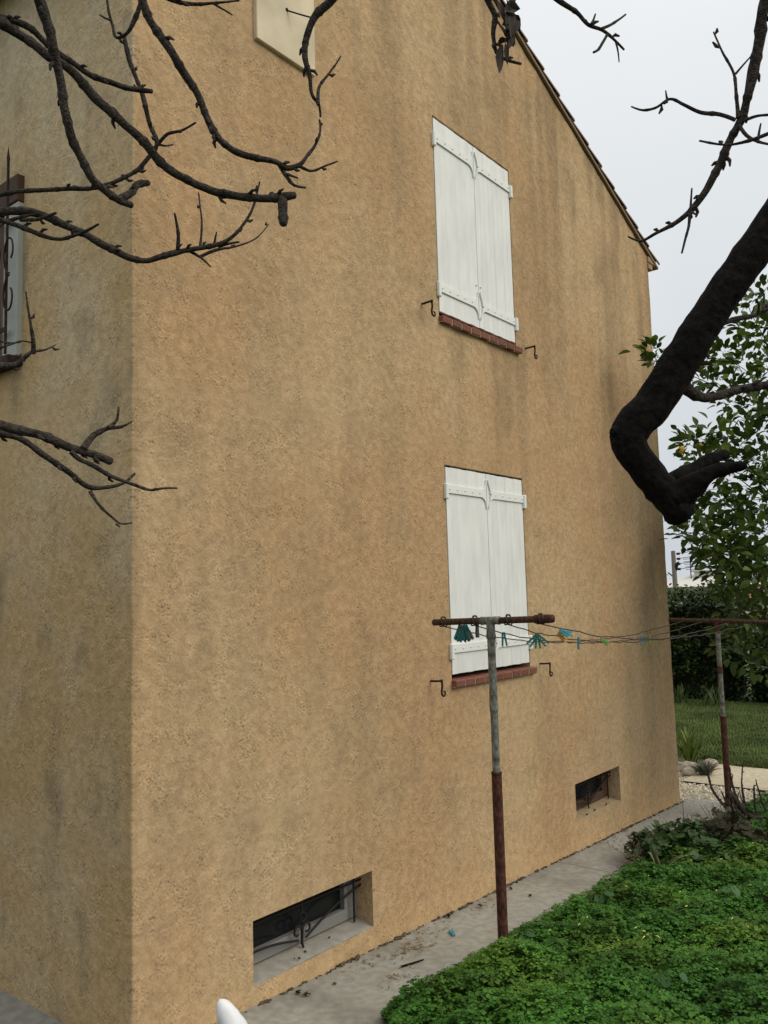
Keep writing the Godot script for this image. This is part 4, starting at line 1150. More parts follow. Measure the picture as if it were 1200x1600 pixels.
func clothesline() -> void:
	washing_post(1.98, 0.86, soil_y(1.98, 0.86), 2.128, 0.43, 1.285, 0.024, [1.615, 1.215], "nearer T-shaped rusty pipe clothesline post, standing before the lower shutters", true)
	washing_post(6.17, 0.90, soil_y(6.17, 0.9), 1.955, 0.42, 1.40, -0.03, [1.475, 1.02], "farther rusty clothesline post with a red-brown foot, past the end of the house", false)
	for i in 4:
		var m := Mb.new(true)
		var p := PackedVector3Array()
		var r := PackedFloat32Array()
		for k in 61:
			p.append(wire_at(i, k / 60.0))
			r.append(0.004)
		m.tube(p, r, 5)
		var a := wire_at(i, 0.0)
		var b := wire_at(i, 1.0)
		var o := Node3D.new()
		o.name = numbered("clothesline_wire")
		add_child(o)
		part("strand", m.mesh(), M.wire, o)
		for q in [[a + Vector3(0, 0.028, 0), 0.031, 0.012], [a + Vector3(0, 0.028, 0.012), 0.032, -0.01], [b + Vector3(0, 0.01, 0), 0.029, 0.01]]:
			var lm := Mb.new(true)
			loop_round(lm, q[0], q[1], 0.0045, q[2])
			part("loop", lm.mesh(), M.wire, o)
		tag(o, ["rusty sagging wire of the clothesline nearest the house wall", "rusty sagging wire of the clothesline on the wall side of the near post", "rusty sagging wire of the clothesline on the garden side of the near post", "rusty sagging wire of the clothesline at the capped arm end"][i], "wire", "wires strung between the clothesline posts")
	# a strand of wire with the peg bunch tied to the arm
	var c := Vector3(1.98, 2.085, 0.655)
	for k in 9:
		var a := lerpf(-0.75, 0.75, k / 8.0)
		var m: Material = [M.teal_plastic, M.dark_teal_plastic, M.grey_plastic, M.teal_plastic, M.teal_plastic][k % 5]
		var b := (Basis(Vector3.UP, -1.0 + rng.randf_range(-0.5, 0.5)) * Basis(Vector3.BACK, a * 0.6 + rng.randf_range(-0.1, 0.1)) * Basis(Vector3.RIGHT, rng.randf_range(-0.4, 0.4))).scaled(Vector3.ONE * 1.15)
		peg(c + Vector3(rng.randf_range(-0.012, 0.012), rng.randf_range(-0.012, 0.006), a * 0.04), b, m, ("leftmost clothes peg of the fan-shaped teal bunch under the near post's arm" if k == 0 else "rightmost clothes peg of the fan-shaped teal bunch under the near post's arm" if k == 8 else "teal or grey clothes peg within the fan-shaped bunch under the near post's wall-side arm"), 0.05, "pegs bunched under the near post's arm")
	peg(c + Vector3(0.01, 0.012, 0.10), Basis(Vector3.UP, 1.2), M.grey_plastic, "single grey clothes peg hanging just beside the fan-shaped teal bunch", 0.05)
	peg(Vector3(1.985, 2.045, 0.945), Basis(Vector3.UP, -0.9) * Basis(Vector3.BACK, 0.06), M.teal_plastic, "teal clothes peg hanging like an open V just garden-side of the near post", 0.10)
	for k in 3:
		peg(Vector3(1.99, 2.035, 1.165 + 0.008 * k), Basis(Vector3.UP, -0.9) * Basis(Vector3.BACK, (k - 1) * 0.75), M.teal_plastic, ["lowest-left teal clothes peg of the splayed star near the capped arm end", "middle teal clothes peg hanging straight in the splayed star near the capped arm end", "right-hand teal clothes peg of the splayed star near the capped arm end"][k], 0.10, "pegs in the splayed star near the arm end")
	peg(Vector3(2.08, 2.062, 1.285), Basis(Vector3.UP, -0.2) * Basis(Vector3.BACK, 1.15), M.blue_plastic, "blue clothes peg lying along the wires right beside the capped arm end", 0.06)
	peg(Vector3(2.15, 2.048, 1.27), Basis(Vector3.UP, -0.2) * Basis(Vector3.BACK, 1.4), M.blue_plastic, "second blue clothes peg overlapping the blue one at the arm end", 0.06)
	peg(Vector3(2.10, 2.04, 1.26), Basis(Vector3.UP, -0.2) * Basis(Vector3.BACK, 0.95), M.amber_plastic, "amber clothes peg under the two blue pegs at the arm end", 0.04)
	peg(wire_at(2, 0.22) + Vector3(0, 0.01, 0), Basis(Vector3.UP, 0.6) * Basis(Vector3.BACK, 0.2), M.blue_plastic, "blue clothes peg hanging upright on the wires left of the green one", 0.05)
	peg(wire_at(2, 0.31) + Vector3(0, 0.012, 0), Basis(Vector3.UP, -0.3) * Basis(Vector3.BACK, 1.1), M.green_plastic, "green clothes peg lying slanted along the wires mid-span", 0.05)
	peg(wire_at(1, 0.62) + Vector3(0, 0.012, 0), Basis(Vector3.UP, 0.6), M.blue_plastic, "small blue clothes peg on the wires close to the house's far corner", 0.05)
	peg(wire_at(1, 0.66) + Vector3(0, 0.0, 0), Basis(Vector3.UP, 0.5) * Basis(Vector3.BACK, -0.1), M.green_plastic, "light green clothes peg hanging from the lowest wire by the house's far corner", 0.06)

# ---------------------------------------------------------------- ground and garden
func sheet(x0: float, x1: float, z0: float, z1: float, step: float, height: Callable, tint: Callable) -> ArrayMesh:
	var m := Mb.new(true)
	var nx := maxi(1, int(ceil((x1 - x0) / step)))
	var nz := maxi(1, int(ceil((z1 - z0) / step)))
	for j in nz + 1:
		for i in nx + 1:
			var x := lerpf(x0, x1, float(i) / nx)
			var z := lerpf(z0, z1, float(j) / nz)
			m.vert(Vector3(x, height.call(x, z), z), tint.call(x, z))
	for j in nz:
		for i in nx:
			var a := j * (nx + 1) + i
			m.quad(a, a + nx + 1, a + nx + 2, a + 1)
	return m.mesh()

func slab(x0: float, x1: float, z0: float, z1: float, ragged: bool) -> ArrayMesh:
	# a poured slab with thickness, a worn edge towards the bed
	var m := Mb.new(true)
	var nx := maxi(2, int((x1 - x0) / 0.03))
	var rows := []
	var nz := 20
	for j in nz + 2:
		var row := PackedInt32Array()
		for i in nx + 1:
			var x := lerpf(x0, x1, float(i) / nx)
			var edge := z1 + (0.035 * broad.get_noise_2d(x * 160.0, 5.0) + 0.03 * fine.get_noise_2d(x * 60.0, 8.0) if ragged else 0.0)
			if ragged:
				edge -= 0.12 * exp(-pow((x - 1.35) / 0.3, 2.0))
			var z := lerpf(z0, edge, minf(float(j) / nz, 1.0))
			var y := slab_y(x) + 0.004 * broad.get_noise_2d(x * 70.0, z * 70.0) - (0.12 if j > nz else 0.0)
			if j == nz:
				y -= 0.006
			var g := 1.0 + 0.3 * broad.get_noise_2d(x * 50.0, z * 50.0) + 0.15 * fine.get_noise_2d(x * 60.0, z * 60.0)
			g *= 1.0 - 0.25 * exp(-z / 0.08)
			row.append(m.vert(Vector3(x, y, z), Color(g, g * 0.985, g * 0.95)))
		rows.append(row)
	for j in nz + 1:
		for i in nx:
			m.quad(rows[j][i], rows[j + 1][i], rows[j + 1][i + 1], rows[j][i + 1])
	return m.mesh()

func ground() -> void:
	var far := func(x: float, z: float) -> float: return -0.45
	var plain := sheet(-300, 300, -300, 300, 60.0, far, func(_x, _z): return Color(1, 1, 1))
	struct("ground", plain, M.turf, "grassy ground reaching to the horizon behind the garden", "ground")
	var bed := sheet(-4.0, 7.6, 0.6, 7.0, 0.12, func(x, z): return soil_y(x, z), func(_x, _z): return Color(1, 1, 1))
	struct("garden_bed", bed, M.soil, "dark soil bed beside the concrete path, hidden under clover", "garden bed")
	var left := sheet(-4.0, 0.2, -8.0, 0.62, 0.2, func(x, z): return slab_y(x) - 0.06 + 0.02 * broad.get_noise_2d(x * 80.0, z * 80.0), func(_x, _z): return Color(1, 1, 1))
	struct("side_yard", left, M.soil, "bare earth along the side wall past the house corner", "ground")
	var path := Node3D.new()
	path.name = "concrete_path"
	add_child(path)
	tag(path, "grey concrete path running along the foot of the house wall", "path", "", "structure")
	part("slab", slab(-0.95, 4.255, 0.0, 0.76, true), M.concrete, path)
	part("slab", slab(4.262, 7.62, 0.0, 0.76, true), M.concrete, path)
	var sd := Mb.new(true)
	for j in 2:
		for i in 30:
			sd.vert(Vector3(-0.95 + 0.97 * j, slab_y(-0.4), 0.002 - i * 0.28), Color(0.72, 0.72, 0.7))
	for i in 29:
		sd.quad(i, i + 30, i + 31, i + 1)
	part("slab", sd.mesh(), M.concrete, path)
	# the open joint between slab and wall, with crumbled render in it
	var crack := Mb.new()
	for k in 300:
		var x := rng.randf_range(0.3, 7.3)
		var s := rng.randf_range(0.006, 0.02) * (1.0 + 1.2 * maxf(fine.get_noise_2d(x * 60.0, 4.0), 0.0))
		crack.box(Vector3(x, slab_y(x) + s * 0.2, 0.022 + rng.randf_range(-0.004, 0.014)), Vector3(s * 2.0, s * 0.7, s * 0.8), s * 0.2, Basis(Vector3.UP, rng.randf_range(-0.7, 0.7)), Color(0.05, 0.038, 0.025) * rng.randf_range(0.6, 2.2))
	var cr := part("wall_joint_litter", crack.mesh(), M.tint, path)
	cr.set_meta("kind", "stuff")
	# gravel yard, pale path and lawn past the house
	var flat := func(x: float, z: float) -> float: return -0.16 + 0.012 * broad.get_noise_2d(x * 60.0, z * 60.0)
	struct("gravel_yard", sheet(7.0, 10.2, -3.0, 4.5, 0.1, flat, func(_x, _z): return Color(1, 1, 1)), M.gravel_bed, "pale gravel yard beyond the end of the concrete path", "gravel")
	struct("garden_path", sheet(8.35, 9.6, -0.35, 6.0, 0.12, func(x, z): return -0.135 + 0.006 * broad.get_noise_2d(x * 60.0, z * 60.0), func(x, z): return Color(1, 1, 1) * (1.0 + 0.2 * broad.get_noise_2d(x * 60.0, z * 60.0))), M.pale_path, "smooth cream path crossing between gravel and lawn", "path")
	struct("lawn", sheet(9.6, 18.5, -9.0, 8.0, 0.25, func(x, z): return -0.145 + 0.03 * broad.get_noise_2d(x * 30.0, z * 30.0), func(x, z): return Color(1, 1, 1) * (1.0 + 0.5 * broad.get_noise_2d(x * 40.0, z * 40.0))), M.turf, "mown green lawn between the path and the dark hedge", "lawn")
	var pb := Mb.new()
	pb.box(Vector3.ZERO, Vector3(0.03, 0.02, 0.024), 0.008)
	var xf := []
	var tn := []
	for k in 5000:
		var p := Vector3(rng.randf_range(7.2, 9.0), 0, rng.randf_range(-1.4, 1.9))
		if p.x > 8.35 and p.z > -0.33:
			continue
		p.y = -0.155
		var s := rng.randf_range(0.5, 1.5)
		xf.append(Transform3D(Basis(Vector3(rng.randf_range(-1, 1), rng.randf_range(-1, 1), 0.3).normalized(), rng.randf() * TAU).scaled(Vector3(s, s, s)), p))
		var g := rng.randf_range(0.7, 1.25)
		tn.append(Color(0.66 * g, 0.60 * g, 0.47 * g))
	var gv := scatter("gravel", pb.mesh(), M.tint, xf, tn, self)
	tag(gv, "loose cream gravel stones just past the house corner", "gravel", "", "stuff")
	# lawn grass
	var blade := Mb.new()
	for k in 5:
		var a := TAU * k / 5.0 + 0.3
		var d := Vector3(cos(a), 0, sin(a))
		var s := d.cross(Vector3.UP) * 0.006
		blade.face([d * 0.004 - s, d * 0.004 + s, d * 0.03 + Vector3(0, 0.06, 0)])
	var bm := blade.mesh()
	xf = []
	tn = []
	for k in 16000:
		var p := Vector3(rng.randf_range(9.6, 16.0), -0.14, 0)
		var zl := 3.64 - (p.x + 2.51) * 0.385
		p.z = rng.randf_range(zl - 0.3, zl + 3.2)
		if p.z < -0.3 and p.x < 9.9:
			continue
		var s := rng.randf_range(0.5, 1.2)
		xf.append(Transform3D(Basis(Vector3.UP, rng.randf() * TAU).scaled(Vector3(s * 1.6, s, s * 1.6)), p))
		var g := rng.randf_range(0.75, 1.2) * (1.0 + 0.6 * broad.get_noise_2d(p.x * 40.0, p.z * 40.0))
		tn.append(Color(0.13 * g, 0.175 * g, 0.055 * g))
	var gs := scatter("grass", bm, M.grass_blade, xf, tn, self)
	tag(gs, "short olive green grass of the lawn", "grass", "", "stuff")

func clover_leaf() -> ArrayMesh:
	var m := Mb.new(true)
	for k in 3:
		var a := TAU * k / 3.0
		var d := Vector3(cos(a), 0, sin(a))
		var s := Vector3(-sin(a), 0, cos(a))
		var o := m.vert(d * 0.05)
		var n := m.vert(d * 0.82 + Vector3(0, -0.16, 0))
		var l1 := m.vert(d * 0.55 + s * 0.48 + Vector3(0, 0.05, 0))
		var l2 := m.vert(d * 0.98 + s * 0.40 + Vector3(0, -0.10, 0))
		var r1 := m.vert(d * 0.55 - s * 0.48 + Vector3(0, 0.05, 0))
		var r2 := m.vert(d * 0.98 - s * 0.40 + Vector3(0, -0.10, 0))
		m.tri(o, l1, n); m.tri(l1, l2, n)
		m.tri(o, n, r1); m.tri(r1, n, r2)
	return m.mesh()

func bed_top(x: float, z: float) -> float:
	# how high the clover stands
	var e := clampf((z - 0.70 - 0.08 * broad.get_noise_2d(x * 120.0, 60.0)) / 0.22, 0.0, 1.0)
	return soil_y(x, z) + (0.07 + 0.17 * e) * (0.85 + 0.5 * broad.get_noise_2d(x * 110.0, z * 110.0)) * smoothstep(0.2, 1.2, x + (z - 0.7) * 1.2)

func clover() -> void:
	var t := thing("clover_ground_cover", "thick carpet of green three-leafed clover filling the bed", "ground cover")
	t.set_meta("kind", "stuff")
	var xf := []
	var tn := []
	for k in 80000:
		var x := rng.randf_range(0.35, 7.2)
		var z := 0.60 + 2.5 * pow(rng.randf(), 1.25)
		if z > 3.1 or x + z < 1.75 or (x > 6.0 and z > 2.2):
			continue
		if x > 3.4 and rng.randf() < 0.35:
			continue
		var edge := 0.70 + 0.09 * broad.get_noise_2d(x * 120.0, 60.0) + 0.10 * fine.get_noise_2d(x * 60.0, 30.0)
		if z < edge and rng.randf() < 0.9 - 0.25 * smoothstep(-0.1, 0.3, fine.get_noise_2d(x * 110.0, 77.0)):
			continue
		var top := bed_top(x, z)
		var low := soil_y(x, z)
		var y := lerpf(low, top, 1.0 - 0.55 * pow(rng.randf(), 1.8))
		var s := rng.randf_range(0.015, 0.026)
		if rng.randf() < 0.06:
			s *= 1.4
		var b := Basis(Vector3.UP, rng.randf() * TAU)
		b = Basis(Vector3(rng.randf_range(-1, 1), 0, rng.randf_range(-1, 1)).normalized(), rng.randf_range(0.0, 0.65)) * b
		xf.append(Transform3D(b.scaled(Vector3(s, s, s)), Vector3(x, y + rng.randf_range(-0.008, 0.012), z)))
		var g := rng.randf_range(0.65, 1.3) * (1.0 + 0.5 * broad.get_noise_2d(x * 60.0 + 50.0, z * 60.0))
		var warm := maxf(broad.get_noise_2d(x * 45.0, z * 45.0 + 200.0), 0.0)
		tn.append(Color((0.048 + 0.06 * warm) * g, (0.142 + 0.03 * warm) * g, 0.019 * g))
	scatter("foliage", clover_leaf(), M.clover_leaf, xf, tn, t)
	# a few grass blades and longer stems pushing through
	for k in 46:
		var x := rng.randf_range(1.3, 5.5)
		var z := rng.randf_range(0.74, 2.3)
		var a := rng.randf() * TAU
		var g := rng.randf_range(0.7, 1.4)
		var o := part("grass_blade", blade_leaf(arc(Vector3.ZERO, Vector3(cos(a), 0, sin(a)), rng.randf_range(0.04, 0.16), rng.randf_range(0.10, 0.2), rng.randf_range(0.02, 0.14), 7), 0.0035, Color(0.075 * g, 0.13 * g, 0.03 * g)), M.grass_blade, t)
		o.position = Vector3(x, bed_top(x, z) - 0.05, z)
	# furled yellow flowers standing above the leaves
	var f := Mb.new(true)
	f.tube(PackedVector3Array([Vector3(0, -0.05, 0), Vector3(0.003, 0, 0)]), PackedFloat32Array([0.0008, 0.0008]), 4, Color(0.12, 0.2, 0.05))
	f.tube(PackedVector3Array([Vector3(0.0, 0, 0), Vector3(0.006, 0.003, 0), Vector3(0.016, 0.006, 0), Vector3(0.027, 0.005, 0)]), PackedFloat32Array([0.0018, 0.0032, 0.004, 0.0025]), 6)
	var fm := f.mesh()
	for k in 44:
		var x := rng.randf_range(1.5, 5.6)
		var z := rng.randf_range(0.85, 2.2)
		if k > 36:
			x = 2.35 + rng.randf_range(-0.16, 0.16)
			z = 1.55 + rng.randf_range(-0.12, 0.12)
		var o := part_fast("flower", k, fm, M.yellow_petal, t)
		o.position = Vector3(x, bed_top(x, z) + 0.012, z)
		o.scale = Vector3.ONE * rng.randf_range(0.5, 0.8)
		o.rotation = Vector3(rng.randf_range(-0.5, 0.5), rng.randf() * TAU, rng.randf_range(-0.7, 0.5))

func blade_leaf(p: PackedVector3Array, w: float, col: Color) -> ArrayMesh:
	# a long strap leaf, channelled, tapering to a point
	var m := Mb.new(true)
	var prev := []
	for i in p.size():
		var t := float(i) / (p.size() - 1)
		var d := (p[mini(i + 1, p.size() - 1)] - p[maxi(i - 1, 0)]).normalized()
		var s := d.cross(Vector3.UP)
		s = s.normalized() if s.length() > 0.05 else Vector3.RIGHT
		var u := s.cross(d)
		var ww := w * (0.65 + 0.35 * sin(t * PI)) * (1.0 - pow(t, 3.0)) + 0.0008
		var a := m.vert(p[i] + s * ww + u * ww * 0.35, col)
		var b := m.vert(p[i] - u * 0.002, col * 0.9)
		var c := m.vert(p[i] - s * ww + u * ww * 0.35, col)
		if i > 0:
			m.quad(prev[0], prev[1], b, a)
			m.quad(prev[1], prev[2], c, b)
		prev = [a, b, c]
	return m.mesh()

func arc(at: Vector3, dir: Vector3, len: float, rise: float, curl: float, n := 9) -> PackedVector3Array:
	var p := PackedVector3Array()
	for i in n:
		var t := float(i) / (n - 1)
		p.append(at + dir * len * t + Vector3(0, rise * t - curl * t * t, 0))
	return p

func round_leaf(lobes: int) -> ArrayMesh:
	var m := Mb.new(true)
	var c := m.vert(Vector3(0, 0, 0))
	var ring := []
	var n := 14
	for i in n + 1:
		var a := lerpf(-PI * 0.9, PI * 0.9, float(i) / n)
		var r := 1.0 + 0.08 * cos(a * lobes)
		ring.append(m.vert(Vector3(cos(a) * r, 0.10 + 0.04 * cos(a * 5.0), sin(a) * r)))
	for i in n:
		m.tri(c, ring[i + 1], ring[i])
	return m.mesh()

func plants() -> void:
	# broad-leaved weeds among the clover
	var rl := round_leaf(5)
	var weeds := [[Vector3(2.03, 0, 0.97), 6, 0.05, "broad-leaved dark green weed at the foot of the near clothesline post"], [Vector3(2.95, 0, 1.02), 6, 0.05, "grey-green mallow weed in the clover between the near post and the aloe"], [Vector3(3.35, 0, 1.75), 5, 0.055, "pale rough-leaved weed standing out in the clover's right part"], [Vector3(1.75, 0, 1.95), 5, 0.05, "pale broad-leaved weed at the bottom of the clover bed"]]
	for w in weeds:
		var at: Vector3 = w[0]
		at.y = soil_y(at.x, at.z)
		var t := thing("weed", w[3], "weed", at)
		var m := mat("weed_leaf_%d" % int(at.x * 100), Color(0.03, 0.085, 0.024) if w[2] < 0.052 else Color(0.045, 0.11, 0.035), 0.6, {"backlight_enabled": true, "backlight": Color(0.2, 0.28, 0.1)})
		var h := bed_top(at.x, at.z) - at.y
		for k in int(w[1]):
			var a: float = TAU * k / w[1] + 0.5
			var q := Vector3(cos(a), 0, sin(a)) * rng.randf_range(0.04, 0.08) + Vector3(0, h + rng.randf_range(0.0, 0.05), 0)
			pipe([Vector3.ZERO, q * Vector3(0.6, 0.7, 0.6), q], [0.003, 0.0025, 0.002], m, "stalk", t, 5)
			var o := part("leaf", rl, m, t)
			var s: float = w[2] * rng.randf_range(0.45, 0.75)
			o.transform = Transform3D((Basis(Vector3(cos(a + PI / 2), 0, sin(a + PI / 2)), rng.randf_range(-0.9, -0.2)) * Basis(Vector3.UP, -a)).scaled(Vector3(s, s, s)), q)
	# aloe with arching leaves
	var at := Vector3(4.05, soil_y(4.05, 1.02) + 0.1, 1.02)
	var aloe := thing("aloe", "aloe with long arching grey-green leaves at the clover's edge", "aloe", at)
	var gm := mat("aloe_leaf", Color(1, 1, 1), 0.5, {"vertex_color_use_as_albedo": true})
	for k in 9:
		var a: float = [3.6, 0.5, 2.9, -0.6, 2.2, 4.4, 1.3, 5.3, 3.2][k]
		var d := Vector3(cos(a), 0, sin(a))
		var len: float = [0.34, 0.40, 0.22, 0.3, 0.2, 0.28, 0.22, 0.2, 0.2][k]
		var g := rng.randf_range(0.8, 1.2)
		part("leaf", blade_leaf(arc(Vector3.ZERO, d, len, 0.42, [0.62, 0.36, 0.4, 0.4, 0.2, 0.5, 0.25, 0.3, 0.1][k], 11), 0.017, Color(0.13 * g, 0.15 * g, 0.07 * g)), gm, aloe)
	# low bushy herb, green in front and brownish behind
	for h in [[Vector3(4.75, 0, 0.98), 0.50, 0.27, Color(0.045, 0.09, 0.028), "dark green bushy herb behind the aloe at the path's edge", 1100], [Vector3(5.05, 0, 1.24), 0.40, 0.32, Color(0.055, 0.05, 0.028), "brownish withered herb bush between the dark herb and the pruned vine", 520], [Vector3(5.75, 0, 1.5), 0.45, 0.16, Color(0.045, 0.11, 0.02), "bright green low bush under the pruned vine stems", 600]]:
		var p: Vector3 = h[0]
		p.y = soil_y(p.x, p.z)
		var t := thing("herb_bush", h[4], "bush", p)
		for k in 14:
			var a := rng.randf() * TAU
			var e := Vector3(cos(a) * h[1] * rng.randf_range(0.3, 0.9), h[2] + rng.randf_range(0.05, 0.26), sin(a) * h[1] * rng.randf_range(0.3, 0.9))
			pipe([Vector3.ZERO, e * 0.5 + Vector3(0, 0.05, 0), e], [0.005, 0.003, 0.0015], M.grey_bark, "stem", t, 5)
		var xf := []
		var tn := []
		for k in int(h[5]):
			var a := rng.randf() * TAU
			var rr: float = h[1] * sqrt(rng.randf())
			var top: float = (h[2] + 0.14) * (1.0 - 0.5 * pow(rr / h[1], 2.0)) * (0.85 + 0.5 * broad.get_noise_2d((p.x + cos(a) * rr) * 200.0, (p.z + sin(a) * rr) * 200.0))
			var q := Vector3(cos(a) * rr, top * rng.randf_range(0.45, 1.0), sin(a) * rr)
			var s := rng.randf_range(0.018, 0.045)
			xf.append(Transform3D((Basis(Vector3(rng.randf_range(-1, 1), 0.2, rng.randf_range(-1, 1)).normalized(), rng.randf_range(0.1, 1.1)) * Basis(Vector3.UP, rng.randf() * TAU)).scaled(Vector3(s, s, s)), q))
			var g := rng.randf_range(0.6, 1.4)
			tn.append(Color(h[3].r * g, h[3].g * g, h[3].b * g))
		scatter("foliage", rl, M.hedge_leaf, xf, tn, t)
	# dry seed stalks leaning over the path
	var dry := thing("dry_weed", "thin brown seed stalks leaning over the path before the herbs", "weed", Vector3(4.45, soil_y(4.45, 0.85), 0.85))
	for k in 22:
		var e := Vector3(rng.randf_range(-0.4, 0.5), rng.randf_range(0.14, 0.30), rng.randf_range(-0.26, 0.1))
		var st := Mb.new(true)
		st.tube(PackedVector3Array([Vector3(rng.randf_range(-0.2, 0.3), 0, 0.05), e * 0.6, e]), PackedFloat32Array([0.0016, 0.0012, 0.0008]), 4)
		for j in 10:
			var q: Vector3 = e * lerpf(0.65, 1.0, j / 5.0)
			var f := q + Vector3(rng.randf_range(-0.04, 0.04), rng.randf_range(0.0, 0.03), rng.randf_range(-0.03, 0.03))
			st.tube(PackedVector3Array([q, f, f + Vector3(0.004, 0.004, 0)]), PackedFloat32Array([0.0008, 0.002, 0.0045]), 4)
		part("stalk", st.mesh(), M.seed_brown, dry)
	# pruned vine stock
	var v0 := Vector3(5.8, soil_y(5.8, 1.2) + 0.08, 1.22)
	var vine := thing("pruned_vine", "dark pruned vine stock with short upright stems beside the far post", "vine", v0)
	for k in 20:
		var a := rng.randf() * TAU
		var d := Vector3(cos(a) * 0.5, 0, 0.12 + sin(a) * 0.42) * rng.randf_range(0.2, 1.0)
		var e := d + Vector3(rng.randf_range(-0.1, 0.1), rng.randf_range(0.34, 0.62), rng.randf_range(-0.16, 0.16))
		var r := rng.randf_range(0.005, 0.012)
		branch(vine, "stem", [0, -0.02, 0.05, r * 1.6, d.x * 0.7, 0.12, d.z * 0.7 + 0.05, r * 1.2, lerpf(d.x, e.x, 0.6), e.y * 0.6, lerpf(d.z, e.z, 0.6), r, e.x, e.y, e.z, r * 0.6], 7, 1.2)
	branch(vine, "stem", [0.05, 0.05, 0.1, 0.045, -0.12, 0.2, 0.0, 0.035, -0.26, 0.34, -0.06, 0.03, -0.34, 0.42, -0.09, 0.026], 9, 1.4)
	# small plants by the gravel
	for h in [[Vector3(9.45, -0.15, -0.62), 0.30, 0.55, Color(0.14, 0.20, 0.04), "leafy yellow-green plant at the lawn's edge by the house corner", 14, 0.03], [Vector3(8.85, -0.15, -0.22), 0.20, 0.2, Color(0.11, 0.12, 0.09), "small grey-green lavender tuft among the border stones", 40, 0.006]]:
		var t := thing("border_plant", h[4], "plant", h[0])
		var m := mat("border_leaf_%d" % int(h[5]), Color(1, 1, 1), 0.6, {"vertex_color_use_as_albedo": true, "backlight_enabled": true, "backlight": Color(0.2, 0.25, 0.1)})
		for k in int(h[5]) * 3:
			var a := rng.randf() * TAU
			var g := rng.randf_range(0.7, 1.3)
			part("leaf", blade_leaf(arc(Vector3(rng.randf_range(-0.06, 0.06), 0, rng.randf_range(-0.06, 0.06)), Vector3(cos(a), 0, sin(a)), h[1] * rng.randf_range(0.4, 1.0), h[2] * rng.randf_range(0.9, 1.6), h[2] * 0.6, 6), h[6], Color(h[3].r * g, h[3].g * g, h[3].b * g)), m, t)
	for h in [[Vector3(15.3, -0.15, -2.85), "clump of upright iris leaves at the hedge foot by the house corner"], [Vector3(15.2, -0.15, -2.15), "clump of upright iris leaves at the hedge foot by the far post"]]:
		var t := thing("iris_clump", h[1], "plant", h[0], "iris clumps along the hedge foot")
		for k in 30:
			var a := rng.randf() * TAU
			var g := rng.randf_range(0.7, 1.3)
			part("leaf", blade_leaf(arc(Vector3(rng.randf_range(-0.12, 0.12), 0, rng.randf_range(-0.2, 0.2)), Vector3(cos(a), 0, sin(a)), rng.randf_range(0.08, 0.3), rng.randf_range(0.35, 0.6), 0.12, 6), 0.014, Color(0.10 * g, 0.14 * g, 0.05 * g)), M.grass_blade, t)
	# border stones
	for s in [[Vector3(9.0, -0.11, -0.48), 0.17, "large pale rounded border stone against the house corner"], [Vector3(8.75, -0.10, -0.40), 0.11, "smaller pale stone in front of the large border stone"], [Vector3(9.5, -0.13, -0.36), 0.13, "flat pale stone behind the grey-green tuft"], [Vector3(7.55, -0.09, 0.95), 0.13, "pale stone lying behind the far post's foot"]]:
		var m := Mb.new(true)
		var n := 12
		var rows := []
		for j in 9:
			var row := PackedInt32Array()
			for i in n:
				var a := TAU * i / n
				var b := PI * j / 8.0
				var d := Vector3(cos(a) * sin(b), cos(b) * 0.5, sin(a) * sin(b) * 0.8)
				row.append(m.vert(d * s[1] * (1.0 + 0.55 * fine.get_noise_3dv((d + s[0]) * 26.0)), Color.WHITE))
			rows.append(row)
		for j in 8:
			for i in n:
				m.quad(rows[j + 1][i], rows[j][i], rows[j][(i + 1) % n], rows[j + 1][(i + 1) % n])
		var o := part("border_stone", m.mesh(), M.pale_stone, self)
		o.position = s[0]
		tag(o, s[2], "stone", "stones edging the gravel")

